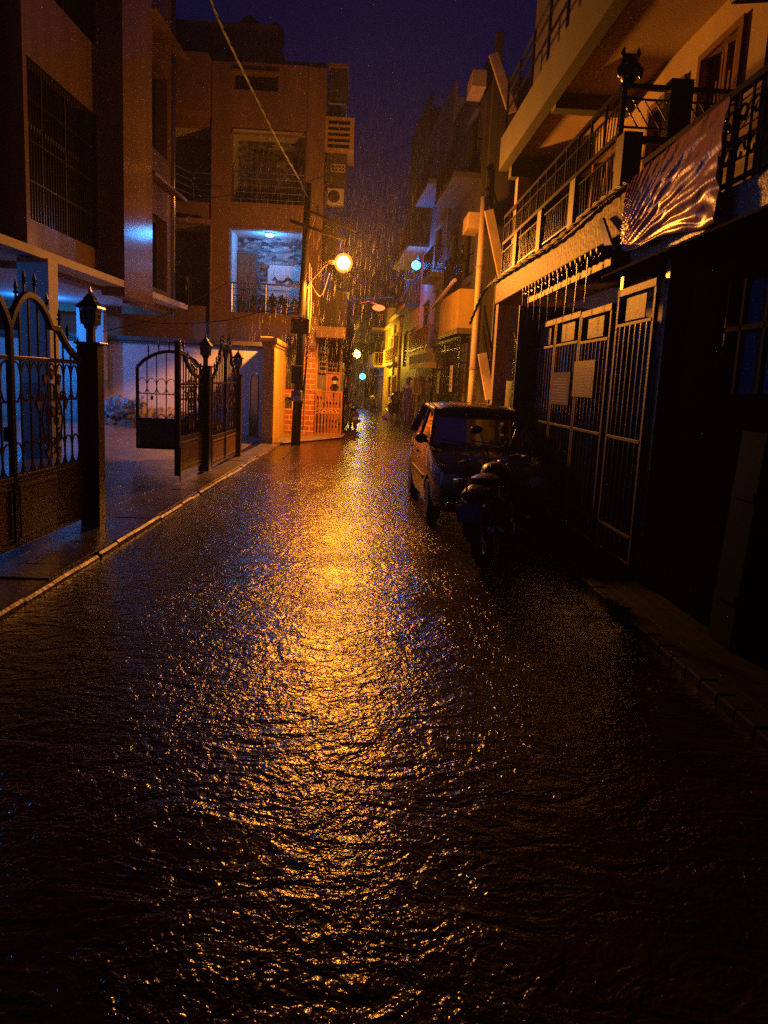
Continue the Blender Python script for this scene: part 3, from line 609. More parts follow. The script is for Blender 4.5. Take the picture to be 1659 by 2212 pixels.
# railings
def bar_rail(a, b, z0, h, y=FY + 0.06, posts=3, n=4, mt='steel', depth=0):
    g = MB()
    for i in range(posts): x = a + 0.05 + (b - a - 0.1) * i / (posts - 1); g.tube([(x, y, z0), (x, y, z0 + h)], 0.022, 8)
    g.tube([(a, y, z0 + h), (b, y, z0 + h)], 0.03, 8)
    for i in range(n): g.tube([(a, y, z0 + h * (i + 0.6) / (n + 0.5)), (b, y, z0 + h * (i + 0.6) / (n + 0.5))], 0.012, 6)
    return g.build('railing', M[mt], nh)
bar_rail(bay[0], bay[1], 3.62, 0.86); bar_rail(bay[0], bay[1], 6.78, 0.86); bar_rail(-5.05, lft[1], 6.80, 0.72, FY - 0.02, 2, 4); bar_rail(-5.1, lft[1], 3.85, 0.80, FY - 0.04, 2, 3, 'iron')
g = MB()
for z in (7.5, 7.3, 7.1, 6.9): g.tube([(-5.05, FY - 0.02, z), (-5.62, FY - 0.75, z + 0.10)], 0.016, 6)
g.build('railing', M['steel'], nh)
g = MB(); g.tube([(-5.1, FY - 0.04, 4.66), (-5.52, FY - 0.6, 4.80)], 0.03, 6); g.tube([(-5.12, FY - 0.04, 3.6), (-5.12, FY - 0.04, 4.66)], 0.04, 8); g.blob((-5.2, FY - 0.1, 4.35), (0.08, 0.08, 0.35), 2, 0.4, 6); g.build('railing', M['iron'], nh)
MB().tube([(-4.46, FY - 0.10, 2.7), (-4.46, FY - 0.10, 6.0)], 0.035, 8).build('drain_pipe', M['plaster2'], nh)
MB().box(-6.6, -2.75, FY + 0.8, FY + 4, ZT, ZT + 1.35).box(-2.75, -1.3, FY + 1.2, FY + 4, ZT, ZT + 0.55).build('roof_room', M['darkwall'], nh)
for k, (x, rr, hh) in enumerate(((-5.15, 0.33, 0.5), (-3.75, 0.38, 0.72), (-2.95, 0.28, 0.6))):
    t = MB().lathe([(rr, 0), (rr * 1.03, hh * 0.25), (rr, hh * 0.3), (rr * 1.03, hh * 0.55), (rr, hh * 0.6), (rr * 0.8, hh * 0.85), (rr * 0.3, hh), (rr * 0.3, hh * 1.06)], (x, FY + 2.2, ZT + 1.35), 18).build('water_tank', M['tank'], smooth=True)
    tag(t, ['leftmost of the dark round water tanks on the roof room', 'largest of the dark round water tanks on the roof room, in the middle', 'smallest dark round water tank at the right end of the roof room'][k], 'water tank', 'water tanks on the roof')
# street side: boxes and balcony pieces hanging out over the lane
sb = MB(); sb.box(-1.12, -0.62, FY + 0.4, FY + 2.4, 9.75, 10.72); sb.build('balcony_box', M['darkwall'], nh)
MB().box(-1.18, -0.60, FY + 0.3, FY + 2.6, 10.74, 10.84).build('balcony_slab', M['plaster2'], nh)
ac = empty('air_conditioner', (-0.90, FY + 0.5, 9.30), 0, 'white outdoor air conditioner unit high on the street side of the buff house', 'air conditioner', 'outdoor units on the buff house')
MB().box(-0.26, 0.26, -0.16, 0.16, 0, 0.48).build('casing', M['white'], ac, bevel=0.02); MB().lathe([(0.18, -0.165), (0.16, -0.175), (0.05, -0.17)], (-0.04, 0, 0.24), 20, 'y').build('fan_grille', M['darkbox'], ac)
MB().bar((-0.27, 0.1, -0.04), (0.27, 0.1, -0.04), 0.04).bar((-0.2, 0.3, -0.06), (-0.2, -0.16, -0.06), 0.03).bar((0.2, 0.3, -0.06), (0.2, -0.16, -0.06), 0.03).build('bracket', M['iron'], ac)
a2 = copy_tree(ac); a2.location = (-0.86, FY + 0.5, 6.92); a2['label'] = 'white outdoor unit below the grid window on the street side of the buff house'
lv = MB(); z0, z1 = 8.42, 9.22; xa, xb = -1.24, -0.36
lv.box(xa, xa + 0.12, FY - 0.05, FY + 1.6, z0, z1); lv.box(xb - 0.12, xb, FY - 0.05, FY + 1.6, z0, z1); lv.box(xa, xb, FY - 0.055, FY + 1.6, z1, z1 + 0.05); lv.box(xa, xb, FY - 0.055, FY + 1.6, z0 - 0.05, z0)
for i in range(1, 5): lv.box(xa + 0.121, xb - 0.121, FY + 0.0, FY + 0.2, z0 + (z1 - z0) * i / 5 - 0.02, z0 + (z1 - z0) * i / 5 + 0.02)
lv.build('louvred_balcony', M['ochre'], nh)
MB().box(xa + 0.13, xb - 0.13, FY + 0.25, FY + 1.5, z0 + 0.01, z1 - 0.01).build('louvre_backing', M['darkwall'], nh)
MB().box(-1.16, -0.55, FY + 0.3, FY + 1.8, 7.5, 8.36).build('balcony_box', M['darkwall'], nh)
g = MB()
for i in range(5): x = -1.0 + 0.4 * i / 4; g.bar((x, FY + 0.28, 7.85), (x, FY + 0.28, 8.05), 0.03)
for i in range(3): z = 7.85 + 0.1 * i; g.bar((-1.01, FY + 0.28, z), (-0.59, FY + 0.28, z), 0.03)
g.build('vent_grid', M['white'], nh)
g = MB()
for i in range(22): z = 5.2 + 0.2 * i; g.box(-1.19, -1.08, FY + 0.2, FY + 0.3, z, z + 0.09)
g.build('corner_quoin', M['darkwall'], nh)
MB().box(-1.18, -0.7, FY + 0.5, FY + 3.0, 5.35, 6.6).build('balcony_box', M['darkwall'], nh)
# ground floor corner: brick pier, brick plinth, canopy, window, door
MB().box(-1.74, -1.265, FY - 0.18, FY - 0.075, 0.0, 2.72).build('brick_pier', M['brick'], nh)
MB().box(-1.735, -1.27, FY - 0.17, FY - 0.074, 2.722, 3.60).build('pier_plaster', M['ochre'], nh)
MB().box(-2.16, -1.75, FY - 0.16, FY - 0.05, 0.0, 0.82).box(-2.16, -1.75, FY - 0.16, FY - 0.05, 1.16, 1.40).build('brick_plinth', M['brick'], nh)
MB().box(-2.16, -1.75, FY - 0.05, FY - 0.01, 0.82, 1.16).box(-2.16, -1.75, FY - 0.06, FY - 0.01, 1.42, 3.0).build('dark_opening', M['darkbox'], nh)  # dark panels stand in for the shade inside the opening and window
MB().tube([(-1.93, FY - 0.12, 0.82), (-1.93, FY - 0.12, 1.16)], 0.03, 8).build('vent_post', M['ochre'], nh)
MB().box(-1.262, -0.38, FY - 0.45, FY + 0.6, 2.98, 3.30).build('door_canopy', M['ochre'], nh, bevel=0.01)
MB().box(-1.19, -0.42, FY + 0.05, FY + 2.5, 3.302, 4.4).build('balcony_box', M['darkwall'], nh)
MB().box(-1.262, -0.45, FY + 0.32, FY + 0.4, 0.0, 2.975).build('porch_wall', M['darkwall'], nh)
w = MB().box(-1.17, -0.52, FY + 0.27, FY + 0.315, 1.98, 2.90).build('window', M['dark'], nh)
g = MB()
for i in range(7): z = 2.0 + 0.14 * i; g.bar((-1.15, FY + 0.24, z), (-0.95, FY + 0.24, z), 0.04, 0.05)
g.bar((-1.17, FY + 0.25, 1.96), (-0.5, FY + 0.25, 1.96), 0.05); g.bar((-1.17, FY + 0.25, 2.92), (-0.5, FY + 0.25, 2.92), 0.05)
for x in (-1.17, -0.92, -0.52): g.bar((x, FY + 0.25, 1.96), (x, FY + 0.25, 2.92), 0.04)
for x in (-0.83, -0.72, -0.61): g.bar((x, FY + 0.235, 2.18), (x, FY + 0.235, 2.30), 0.03); g.bar((x - 0.05, FY + 0.235, 2.24), (x + 0.05, FY + 0.235, 2.24), 0.03)
g.bar((-0.88, FY + 0.235, 2.1), (-0.6, FY + 0.235, 2.1), 0.025); g.build('window_grille', M['browniron'], w)
d = MB().box(-0.95, -0.56, FY + 0.26, FY + 0.318, 0.1, 1.93).build('door', M['redpaint'], nh)
MB().box(-0.545, -0.505, FY + 0.2, FY + 0.318, 0.1, 1.96).build('door_frame', M['redpaint'], d)
MB().box(-1.24, -1.06, FY + 0.1, FY + 0.3, 0.9, 1.45).build('meter_box', M['plaster2'], nh, bevel=0.01)
MB().lathe([(0.09, 0.0), (0.10, 0.06), (0.10, 0.22)], n=6, o=(0, 0, 0))
# balcony contents
cl = empty('ceiling_light', (-2.80, FY + 0.45, 6.02), 0, 'round blue-white ceiling light in the first floor balcony', 'lamp')
MB().lathe([(0.15, 0), (0.15, -0.03), (0.13, -0.035)], n=20).build('base', M['white'], cl)
MB().lathe([(0.13, -0.036), (0.11, -0.08), (0.06, -0.10), (0.004, -0.105)], n=20).build('diffuser', emis('balcony_led_glow', (0.20, 0.65, 1.0), 14), cl)
point(cl, (0, 0, -0.19), 70, (0.03, 0.32, 1.0), 0.07)
pic = empty('wall_picture', (-2.36, FY + 1.34, 4.10), 0, 'pale picture of three running horses on the stone clad balcony wall', 'picture')
MB().box(-0.57, 0.57, -0.03, 0, 0.0, 1.12).build('canvas', M['white'], pic)
def horse(ox, oz, s, mt, flip=1):
    P = [(-0.62, 0.52), (-0.50, 0.62), (-0.40, 0.78), (-0.36, 0.88), (-0.31, 0.80), (-0.22, 0.66), (-0.05, 0.52), (0.2, 0.50), (0.42, 0.50), (0.62, 0.56), (0.80, 0.44), (0.66, 0.45), (0.50, 0.38), (0.52, 0.2), (0.62, 0.05), (0.55, 0.0), (0.44, 0.14), (0.36, 0.26), (0.1, 0.24), (-0.12, 0.26), (-0.2, 0.12), (-0.34, 0.02), (-0.40, 0.07), (-0.28, 0.2), (-0.28, 0.36), (-0.34, 0.50), (-0.44, 0.50), (-0.58, 0.43)]
    return MB().prism([(ox + s * x * flip, -0.034 - 0.001 * flip, oz + s * z) for x, z in P], (0, 0.003, 0)).build('horse_figure', mt, pic)
horse(-0.22, 0.48, 0.36, mat('print_bay', (0.10, 0.04, 0.04), 0.6)); horse(0.02, 0.58, 0.33, mat('print_white', (0.62, 0.62, 0.62), 0.6)); horse(0.22, 0.44, 0.46, mat('print_dun', (0.32, 0.22, 0.10), 0.6))
npl = MB().box(-3.14, -2.88, FY + 1.30, FY + 1.345, 5.12, 5.22).build('name_plate', M['redpaint']); tag(npl, 'small red name plate on the stone clad wall beside the balcony door', 'sign')
random.seed(9)
for k, x in enumerate((-3.62, -3.22, -2.98, -2.62, -2.30, -1.98)):
    hh = (0.15, 0.22, 0.2, 0.2, 0.22, 0.2)[k]; r = 0.10
    q = empty('potted_plant', (x, FY + 0.28, 3.62), 0, ['small dark potted plant in front of the balcony door', 'potted plant with broad leaves, next right of the door', 'upright potted plant below the left edge of the horse picture', 'bushy potted plant below the bay horse', 'tall potted plant in the middle of the horse picture', 'rightmost potted plant by the balcony post'][k], 'potted plant', 'potted plants along the balcony edge')
    MB().lathe([(r * 0.7, 0), (r, hh), (r * 1.12, hh), (r * 1.12, hh + 0.03)], n=14).build('pot', M['terracotta'], q, smooth=False)
    lf = MB()
    for i in range(46):
        a = random.uniform(0, 6.28); el = random.uniform(0.3, 1.4); ln = random.uniform(0.10, 0.26) * (1.5 if k in (3, 4) else 1); c = V((0, 0, hh + 0.02 + random.uniform(0, 0.12)))
        d = V((math.cos(a) * math.cos(el), math.sin(a) * math.cos(el), math.sin(el))); sd = d.cross(V((0, 0, 1))).normalized() * ln * 0.22
        lf.add([c, c + d * ln * 0.5 + sd, c + d * ln, c + d * ln * 0.5 - sd], [(0, 1, 2, 3)])
    lf.build('foliage', M['leaf'], q)
# red slatted gate of the porch
rg = empty('slatted_gate', (-1.245, FY - 0.12, 0.0), R(-3), 'low red-brown slatted gate with a band of leaf ornament, beside the brick pier', 'gate')
fr = MB(); gw = 0.84
for x in (0.025, gw - 0.025): fr.bar((x, 0, 0.06), (x, 0, 1.40), 0.05)
for z in (0.09, 0.72, 0.86, 1.375): fr.bar((0.05, 0, z), (gw - 0.05, 0, z), 0.035, 0.05)
fr.build('frame', M['redpaint'], rg, bevel=0.004)
sl = MB()
for i in range(7): x = 0.13 + (gw - 0.26) * i / 6; sl.box(x - 0.022, x + 0.022, -0.010, 0.010, 0.10, 0.70); sl.box(x - 0.022, x + 0.022, -0.010, 0.010, 0.88, 1.36)
sl.build('slat', M['redpaint'], rg)
st = MB()
for i in range(7): 
    x = 0.13 + (gw - 0.26) * i / 6
    for z in (0.36, 1.09): st.lathe([(0.012, -0.018), (0.012, -0.012)], (x, 0, z), 8, 'y')
st.build('rivet', M['pale_slab'], rg)
vn = MB()
vn.ribbon([(0.07 + 0.7 * i / 24, -0.02, 0.79 + 0.03 * math.sin(i * 1.05)) for i in range(25)], 0.008, 0.012)
for i in range(12):
    x = 0.10 + 0.056 * i; z = 0.79; s = 1 if i % 2 else -1
    vn.prism([(x, -0.022, z), (x + 0.025, -0.022, z + s * 0.018), (x + 0.055, -0.022, z + s * 0.045), (x + 0.02, -0.022, z + s * 0.04)], (0, 0.008, 0))
vn.build('leaf_ornament', M['pale_slab'], rg)
ln = empty('wall_lantern', (-0.66, FY - 0.10, 1.50), 0, 'black hexagonal lantern standing on the post right of the red slatted gate', 'lantern')
MB().tube([(0, 0, -0.14), (0, 0, 0.03)], 0.02, 8).lathe([(0.05, 0.02), (0.06, 0.05), (0.10, 0.25), (0.14, 0.27), (0.03, 0.36), (0.012, 0.44)], n=6).build('body', M['iron'], ln)
MB().lathe([(0.064, 0.08), (0.098, 0.22)], n=6).build('pane', M['frost'], ln)
#@@POLE
# ------------------------------------------------------------------ utility pole, cabinets, street lamp, cables
up_ = empty('utility_pole', (-1.53, 20.2, 0), 0, 'dark steel utility pole with crossarms standing in front of the brick pier', 'pole', 'utility poles')
lean = 0.022
MB().tube([(0, 0, -0.05), (lean * 3, 0, 3.0), (lean * 6.5, 0, 6.5)], [0.125, 0.105, 0.075], 10).build('shaft', M['darkbox'], up_, smooth=True)
MB().bar((-0.28, -0.1, 5.58), (1.12, -0.1, 5.20), 0.06, 0.08).build('crossarm', M['darkbox'], up_)
MB().bar((0.05, -0.11, 5.88), (1.38, -0.11, 5.42), 0.05, 0.06).build('crossarm', M['darkbox'], up_)
for x, z in ((0.40, 5.86), (0.85, 5.70), (1.25, 5.56), (0.6, 5.45)): MB().lathe([(0.012, -0.06), (0.03, 0.0), (0.018, 0.03), (0.035, 0.06), (0.02, 0.09), (0.025, 0.12), (0.004, 0.13)], (x, -0.11, z), 8).build('insulator', M['darkbox'], up_)
MB().tube([(0.19, -0.02, 0.4), (0.24, -0.02, 2.5), (0.22, -0.02, 4.6)], 0.022, 6).tube([(0.27, 0.02, 2.9), (0.30, 0.02, 3.6), (0.27, 0.02, 4.5)], 0.014, 6).build('conduit', M['pole'], up_)
MB().tube([(0.13, -0.06, 1.0), (0.22, -0.12, 1.9), (0.25, -0.12, 2.8), (0.2, -0.1, 3.4)], 0.026, 6).build('conduit', M['wire'], up_)
random.seed(21)
cb = MB()
for k in range(9):
    z = random.uniform(2.2, 3.0); x = random.choice((-0.22, 0.26, 0.30)); r = random.uniform(0.05, 0.10)
    cb.tube([(x + r * math.cos(a) * random.uniform(0.6, 1.1), -0.16 + 0.02 * math.sin(3 * a), z + r * 1.5 * math.sin(a)) for a in [i * 0.7 for i in range(8)]], 0.009, 5)
cb.tube([(-0.36, -0.16, 2.98), (-0.30, -0.18, 2.86), (-0.22, -0.16, 2.80), (-0.24, -0.16, 2.6), (-0.2, -0.17, 2.4), (-0.22, -0.16, 2.15), (-0.14, -0.16, 1.9)], 0.010, 5)
cb.build('cable_tangle', M['lit_wire'], up_)
def cabinet(name, x0, x1, z0, z1, d, mt, label, door=True):
    o = empty(name, ((x0 + x1) / 2, 20.06, z0), 0, label, 'electrical box')
    w = (x1 - x0) / 2; h = z1 - z0
    MB().box(-w, w, -d, 0, 0, h).build('casing', mt, o, bevel=0.012)
    if door: MB().box(-w + 0.02, w - 0.02, -d - 0.012, -d - 0.001, 0.02, h - 0.02).build('door', mt, o, bevel=0.005)
    return o
c1 = cabinet('junction_box', -1.70, -1.25, 2.84, 3.20, 0.20, M['darkbox'], 'large grey junction box on top of the cabinets of the utility pole', False)
MB().prism([(-0.24, -0.22, 0.362), (0.0, -0.22, 0.40), (0.24, -0.22, 0.345), (0.24, -0.22, 0.36), (0.0, -0.22, 0.418), (-0.24, -0.22, 0.378)], (0, 0.26, 0)).build('lid', M['pole'], c1)
c2 = cabinet('meter_cabinet', -1.66, -1.36, 1.60, 2.06, 0.16, M['darkbox'], 'dark meter cabinet with a small square window on the utility pole')
MB().box(-0.05, 0.06, -0.180, -0.174, 0.27, 0.36).build('window', M['plastic'], c2); MB().box(-0.03, 0.04, -0.184, -0.181, 0.32, 0.335).build('label_strip', M['paper'], c2)
c3 = cabinet('sign_box', -1.655, -1.375, 1.15, 1.42, 0.13, M['grey'], 'grey box lettered SVE on the lower part of the utility pole')
def text_mesh(body, size, mt, parent, loc, rot, name='lettering', ext=0.002, bold=0.0):
    cu = bpy.data.curves.new(name, 'FONT'); cu.body = body; cu.size = size; cu.extrude = ext; cu.align_x = 'CENTER'; cu.align_y = 'CENTER'; cu.offset = bold
    ob = bpy.data.objects.new(name, cu); COL.objects.link(ob); dg = bpy.context.evaluated_depsgraph_get()
    me = bpy.data.meshes.new_from_object(ob.evaluated_get(dg)); COL.objects.unlink(ob); bpy.data.objects.remove(ob)
    me.materials.clear(); me.materials.append(mt); o = bpy.data.objects.new(name, me); COL.objects.link(o); o.location = loc; o.rotation_euler = rot
    if parent is not None: o.parent = parent
    return o
text_mesh('SVE', 0.125, M['plastic'], c3, (0.0, -0.147, 0.18), (R(90), 0, 0), bold=0.004)
MB().box(-0.02, 0.03, -0.149, -0.143, 0.05, 0.062).build('slot', M['plastic'], c3)
# main street lamp on the pole
LP = PY(742, 568, 20.0)
sl_ = empty('street_lamp', LP, 0, 'blazing orange sodium street lamp on a thin arm of the utility pole', 'street lamp', 'street lamps along the lane')
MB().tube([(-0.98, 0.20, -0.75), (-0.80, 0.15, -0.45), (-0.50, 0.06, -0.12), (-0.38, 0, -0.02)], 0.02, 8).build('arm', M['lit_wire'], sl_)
MB().lathe([(0.03, -0.40), (0.05, -0.38), (0.06, -0.28), (0.05, -0.22)], n=12, axis='x').build('lamp_socket', M['pole'], sl_)
M['sodium'] = emis('sodium_glow', (1.0, 0.30, 0.03), 1.7)
MB().lathe([(0.003, -0.235), (0.09, -0.215), (0.17, -0.165), (0.22, -0.09), (0.24, 0.0), (0.22, 0.09), (0.17, 0.165), (0.09, 0.215), (0.003, 0.235)], n=20, axis='x').build('bloom_shell', M['sodium'], sl_, smooth=True)  # added glowing shell, stands in for the orange bloom round the lamp
MB().lathe([(0.003, -0.17), (0.08, -0.15), (0.135, -0.10), (0.165, 0.0), (0.135, 0.10), (0.08, 0.15), (0.003, 0.17)], n=18, axis='x').build('bulb', emis('sodium_core_glow', (1.0, 0.50, 0.14), 10), sl_, smooth=True)
point(sl_, (0, 0, 0), 380, (1.0, 0.31, 0.024), 0.20)
def spot(parent, loc, aim, watt, col, r, blend=1.0, size=179):      # aimed spots at the lamp: its own throw, and one added beam
    d = bpy.data.lights.new('lamp_spot', 'SPOT'); d.energy = watt; d.color = col; d.shadow_soft_size = r; d.spot_size = R(size); d.spot_blend = blend
    o = bpy.data.objects.new('lamp_spot', d); COL.objects.link(o); o.location = loc; o.rotation_euler = V(aim).to_track_quat('-Z', 'Y').to_euler(); o.parent = parent; return o
spot(sl_, (0, 0, 0), (0.42, -0.88, -0.15), 2000, (1.0, 0.31, 0.024), 0.20)
spot(sl_, (0, 0, 0), (3.1, -12.0, 1.6), 3600, (1.0, 0.31, 0.024), 0.20, 1.0, 62)  # beam added to brighten the tarpaulin and the balcony
spot(sl_, (0, 0, 0), (-0.05, 0.02, -1.0), 2900, (1.0, 0.31, 0.024), 0.12, 0.14, 123)
spot(sl_, (0, 0, 0), (0.95, 0.12, -0.25), 1300, (1.0, 0.31, 0.024), 0.20)
def cable(pts, r, name, label, mt='wire', n=24, twist=0):
    pts = [V(p) for p in pts]; out = []
    P_ = [pts[0]] + pts + [pts[-1]]
    for i in range(1, len(P_) - 2):
        for k in range(8):
            t = k / 8; a, b, c, d = P_[i - 1], P_[i], P_[i + 1], P_[i + 2]
            out.append(0.5 * ((2 * b) + (c - a) * t + (2 * a - 5 * b + 4 * c - d) * t * t + (3 * b - a - 3 * c + d) * t ** 3))
    out.append(pts[-1])
    mb = MB().tube(out, r, 6)
    if twist:
        for ph in (0, 2.1, 4.2):
            res = []
            for i, p in enumerate(out[:-1]):
                q = out[i + 1]
                for k in range(6):
                    s = p.lerp(q, k / 6); a = (i * 6 + k) * 0.22 + ph; res.append(s + V((math.cos(a), 0, math.sin(a))) * r * 1.3)
            mb.tube(res, r * 0.6, 4)
    return tag(mb.build(name, M[mt], smooth=True), label, 'cable')
cable([PY(440, -40, 11), PY(475, 50, 12), PY(545, 195, 14.5), PY(600, 305, 16.5), PY(645, 385, 18.5), PY(665, 425, 20.1), PY(716, 490, 21.5)], 0.011, 'overhead_cable', 'thick twisted overhead cable sweeping down from the top left sky to the pole', 'wire', twist=1)
cable([PY(222, 716, 20.5), PY(330, 690, 21), PY(410, 655, 22), PY(498, 607, 23.2)], 0.012, 'overhead_cable', 'thin cable rising from the parking yard to the corner of the lit balcony')
cable([PY(200, 668, 20), PY(309, 694, 20.5), PY(400, 699, 20.6), PY(500, 690, 20.5), PY(580, 672, 20.3), PY(648, 690, 20.1)], 0.013, 'overhead_cable', 'sagging cable running low from the apartment block to the utility pole')
cable([PY(372, 438, 22), PY(440, 430, 22.5), PY(505, 420, 23.5)], 0.012, 'overhead_cable', 'short cable between the apartment block and the second floor railing')
cable([PY(660, 395, 20.2), PY(706, 378, 23), PY(800, 345, 30), PY(950, 285, 38)], 0.014, 'overhead_cable', 'cable crossing the night sky from the pole top to the far right roofs')
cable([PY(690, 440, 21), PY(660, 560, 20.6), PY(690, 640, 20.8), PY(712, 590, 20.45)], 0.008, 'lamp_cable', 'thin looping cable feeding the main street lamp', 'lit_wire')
cable([PY(716, 490, 21.5), PY(680, 560, 21), PY(672, 640, 20.5), PY(668, 690, 20.1)], 0.007, 'drop_cable', 'thin drop cable hanging beside the shaft of the utility pole', 'wire')
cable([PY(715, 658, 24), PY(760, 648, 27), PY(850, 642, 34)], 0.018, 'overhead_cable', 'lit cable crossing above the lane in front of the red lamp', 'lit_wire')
cable([PX(1015, 700, 2.3), PX(1040, 640, 2.45), PX(1062, 612, 2.58), PX(1120, 572, 2.58), PX(1200, 520, 2.58), PX(1290, 440, 2.58), PX(1365, 390, 2.58)], 0.018, 'overhead_cable', 'bundle of cables draped along the balcony slab on the right', 'wire', twist=1)
cable([PZ(640, 960), PZ(625, 975), PZ(612, 990)], 0.02, 'ground_cable', 'short dark cable lying on the ground at the foot of the utility pole')

# ------------------------------------------------------------------ right: balcony house
bh = empty('balcony_house', (0, 0, 0), 0, 'house with a long railed balcony lit orange from the street lamp, on the right', 'house')
BX = 2.65
M['slab'] = mat('rain_streaked_slab', (0.22, 0.12, 0.05), 0.6, var=0.9, scale=8, bump=0.7, bscale=14, streak=True, spec=0.12, dirt=(0.018, 0.011, 0.007))  # rain stains, with bright water glints put into the streak colour
MB().box(BX, 3.9, 8.1, 15.5, 3.33, 3.78).build('balcony_slab', M['slab'], bh, bevel=0.015)
mb = MB().holed((3.9, 8.1, 3.78), (0, 1, 0), (0, 0, 1), (-1, 0, 0), 7.4, 2.3, [(0.55, 1.50, 0.02, 1.80), (2.0, 3.1, 0.35, 1.75), (4.4, 5.6, 0.02, 1.75)], 0.14)
mb.quad((3.9, 8.1, 0), (6, 8.1, 0), (6, 8.1, 12), (3.9, 8.1, 12)); mb.quad((3.9, 8.1, 0), (3.9, 15.5, 0), (3.9, 15.5, 3.33), (3.9, 8.1, 3.33)); mb.build('front_wall', M['plaster'], bh)
MB().box(BX - 0.03, 4.2, 7.6, 15.7, 6.02, 6.10).build('balcony_ceiling', M['plaster'], bh)
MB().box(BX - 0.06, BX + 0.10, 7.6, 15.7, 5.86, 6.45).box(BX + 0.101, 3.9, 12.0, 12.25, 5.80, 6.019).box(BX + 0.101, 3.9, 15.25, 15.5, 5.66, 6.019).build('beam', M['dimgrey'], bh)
MB().box(BX + 0.24, BX + 0.46, 15.22, 15.48, 3.785, 5.66).box(BX + 0.03, BX + 0.27, 15.22, 15.48, -0.05, 3.325).build('column', M['plaster'], bh, bevel=0.01)
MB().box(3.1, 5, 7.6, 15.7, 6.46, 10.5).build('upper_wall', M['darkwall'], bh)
g = MB()
for z in (6.9, 7.2, 7.4): g.bar((BX, 8, z), (BX, 15.6, z), 0.03)
for i in range(8): g.bar((BX, 8 + i * 1.08, 6.45), (BX, 8 + i * 1.08, 7.4), 0.04)
g.build('upper_railing', M['iron'], bh)
q = MB().box(2.92, 3.9, 15.40, 15.5, 3.785, 5.65).build('end_wall', M['plaster'], bh)
w = MB().box(3.0, 3.75, 15.36, 15.395, 3.9, 5.4).build('window', M['dark'], bh); MB().box(2.94, 3.82, 15.33, 15.38, 5.402, 5.48).box(2.94, 2.998, 15.33, 15.38, 3.9, 5.40).build('window_frame', M['plaster'], w)
for (ya, yb, z0, z1) in ((8.65, 9.60, 3.80, 5.58), (10.10, 11.20, 4.13, 5.53), (12.5, 13.7, 3.80, 5.53)):
    d = MB().box(3.99, 4.03, ya, yb, z0, z1).build('door', M['wood'], bh)
    f = MB()
    for y in (ya - 0.03, yb + 0.03): f.box(3.86, 3.90, y - 0.04, y + 0.04, z0, z1)
    f.box(3.86, 3.90, ya - 0.07, yb + 0.07, z1, z1 + 0.08); f.box(3.95, 3.985, (ya + yb) / 2 - 0.03, (ya + yb) / 2 + 0.03, z0, z1); f.build('door_frame', M['wood'], d)
    f = MB()
    for i in range(9): y = ya + 0.05 + (yb - ya - 0.1) * i / 8; f.box(3.96, 3.98, y - 0.022, y + 0.022, z0, z1 - 0.02 if i % 3 else z1 - 0.3)
    f.build('shutter_slat', M['wood'], d)
# railing on low pillars
for y in (8.35, 10.15, 11.95, 13.75): MB().box(BX + 0.0, BX + 0.20, y, y + 0.26, 3.782, 4.38).build('parapet_pillar', M['darkwall'], bh, bevel=0.01)
rl = MB(); x = BX + 0.04
rl.bar((x, 8.62, 4.90), (x, 15.2, 4.90), 0.05, 0.05); rl.bar((x, 8.62, 4.74), (x, 15.2, 4.74), 0.02); rl.bar((x, 8.62, 4.42), (x, 15.2, 4.42), 0.045, 0.05); rl.bar((x, 8.62, 4.27), (x, 15.2, 4.27), 0.02); rl.bar((x, 8.62, 3.86), (x, 15.2, 3.86), 0.02)
for i in range(13): y = 8.64 + i * 0.545; rl.bar((x, y, 3.79 if i % 3 == 0 else 4.42), (x, y, 4.90), 0.028)
for i in range(60):
    y = 8.66 + i * 0.108; dd = 0.05 if (i // 5) % 2 else -0.05
    rl.bar((x, y, 4.44), (x, y + dd, 4.74), 0.012)
    rl.bar((x, y, 3.86), (x, y - dd * 1.4, 4.27), 0.012)
rl.build('railing', M['iron'], bh)
rs = MB(); y = 8.62
rs.bar((BX, y, 4.90), (3.86, y, 4.90), 0.06, 0.05); rs.bar((BX, y, 4.78), (3.86, y, 4.78), 0.02); rs.bar((BX, y, 4.50), (3.86, y, 4.50), 0.02); rs.bar((BX, y, 4.38), (3.86, y, 4.38), 0.06, 0.07); rs.bar((BX, y, 4.2), (3.86, y, 4.2), 0.02); rs.bar((BX, y, 3.86), (3.86, y, 3.86), 0.02)
for i in range(10): xx = BX + 0.02 + i * 0.12; rs.bar((xx, y, 4.78), (min(3.86, xx + 0.2), y, 4.50), 0.014); rs.bar((xx, y, 4.2), (xx, y, 3.86), 0.012)
rs.box(3.16, 3.40, y - 0.08, y + 0.1, 3.785, 4.98); rs.bar((BX + 0.04, y, 3.785), (BX + 0.04, y, 4.95), 0.05)
rs.build('side_railing', M['iron'], bh)
mk = empty('horned_mask', (2.74, 8.66, 4.93), 0, 'dark horned guardian mask mounted at the corner of the balcony railing', 'ornament')
h = MB().blob((0, 0, 0.15), (0.105, 0.10, 0.16), 3, 0.12, 12); h.blob((-0.06, -0.08, 0.16), (0.03, 0.03, 0.03), 1, 0, 5); h.blob((0.06, -0.08, 0.16), (0.03, 0.03, 0.03), 1, 0, 5); h.blob((0, -0.10, 0.10), (0.035, 0.04, 0.04), 1, 0.1, 6)
h.blob((-0.11, -0.02, 0.12), (0.03, 0.03, 0.06), 2, 0.2, 5); h.blob((0.115, -0.02, 0.12), (0.03, 0.03, 0.06), 2, 0.2, 5); h.build('head', M['plastic'], mk, smooth=True)
for s in (-1, 1): MB().tube([(s * 0.06, 0, 0.26), (s * 0.085, 0, 0.31), (s * 0.075, -0.01, 0.36)], [0.03, 0.026, 0.008], 8).build('horn', M['plastic'], mk, smooth=True)
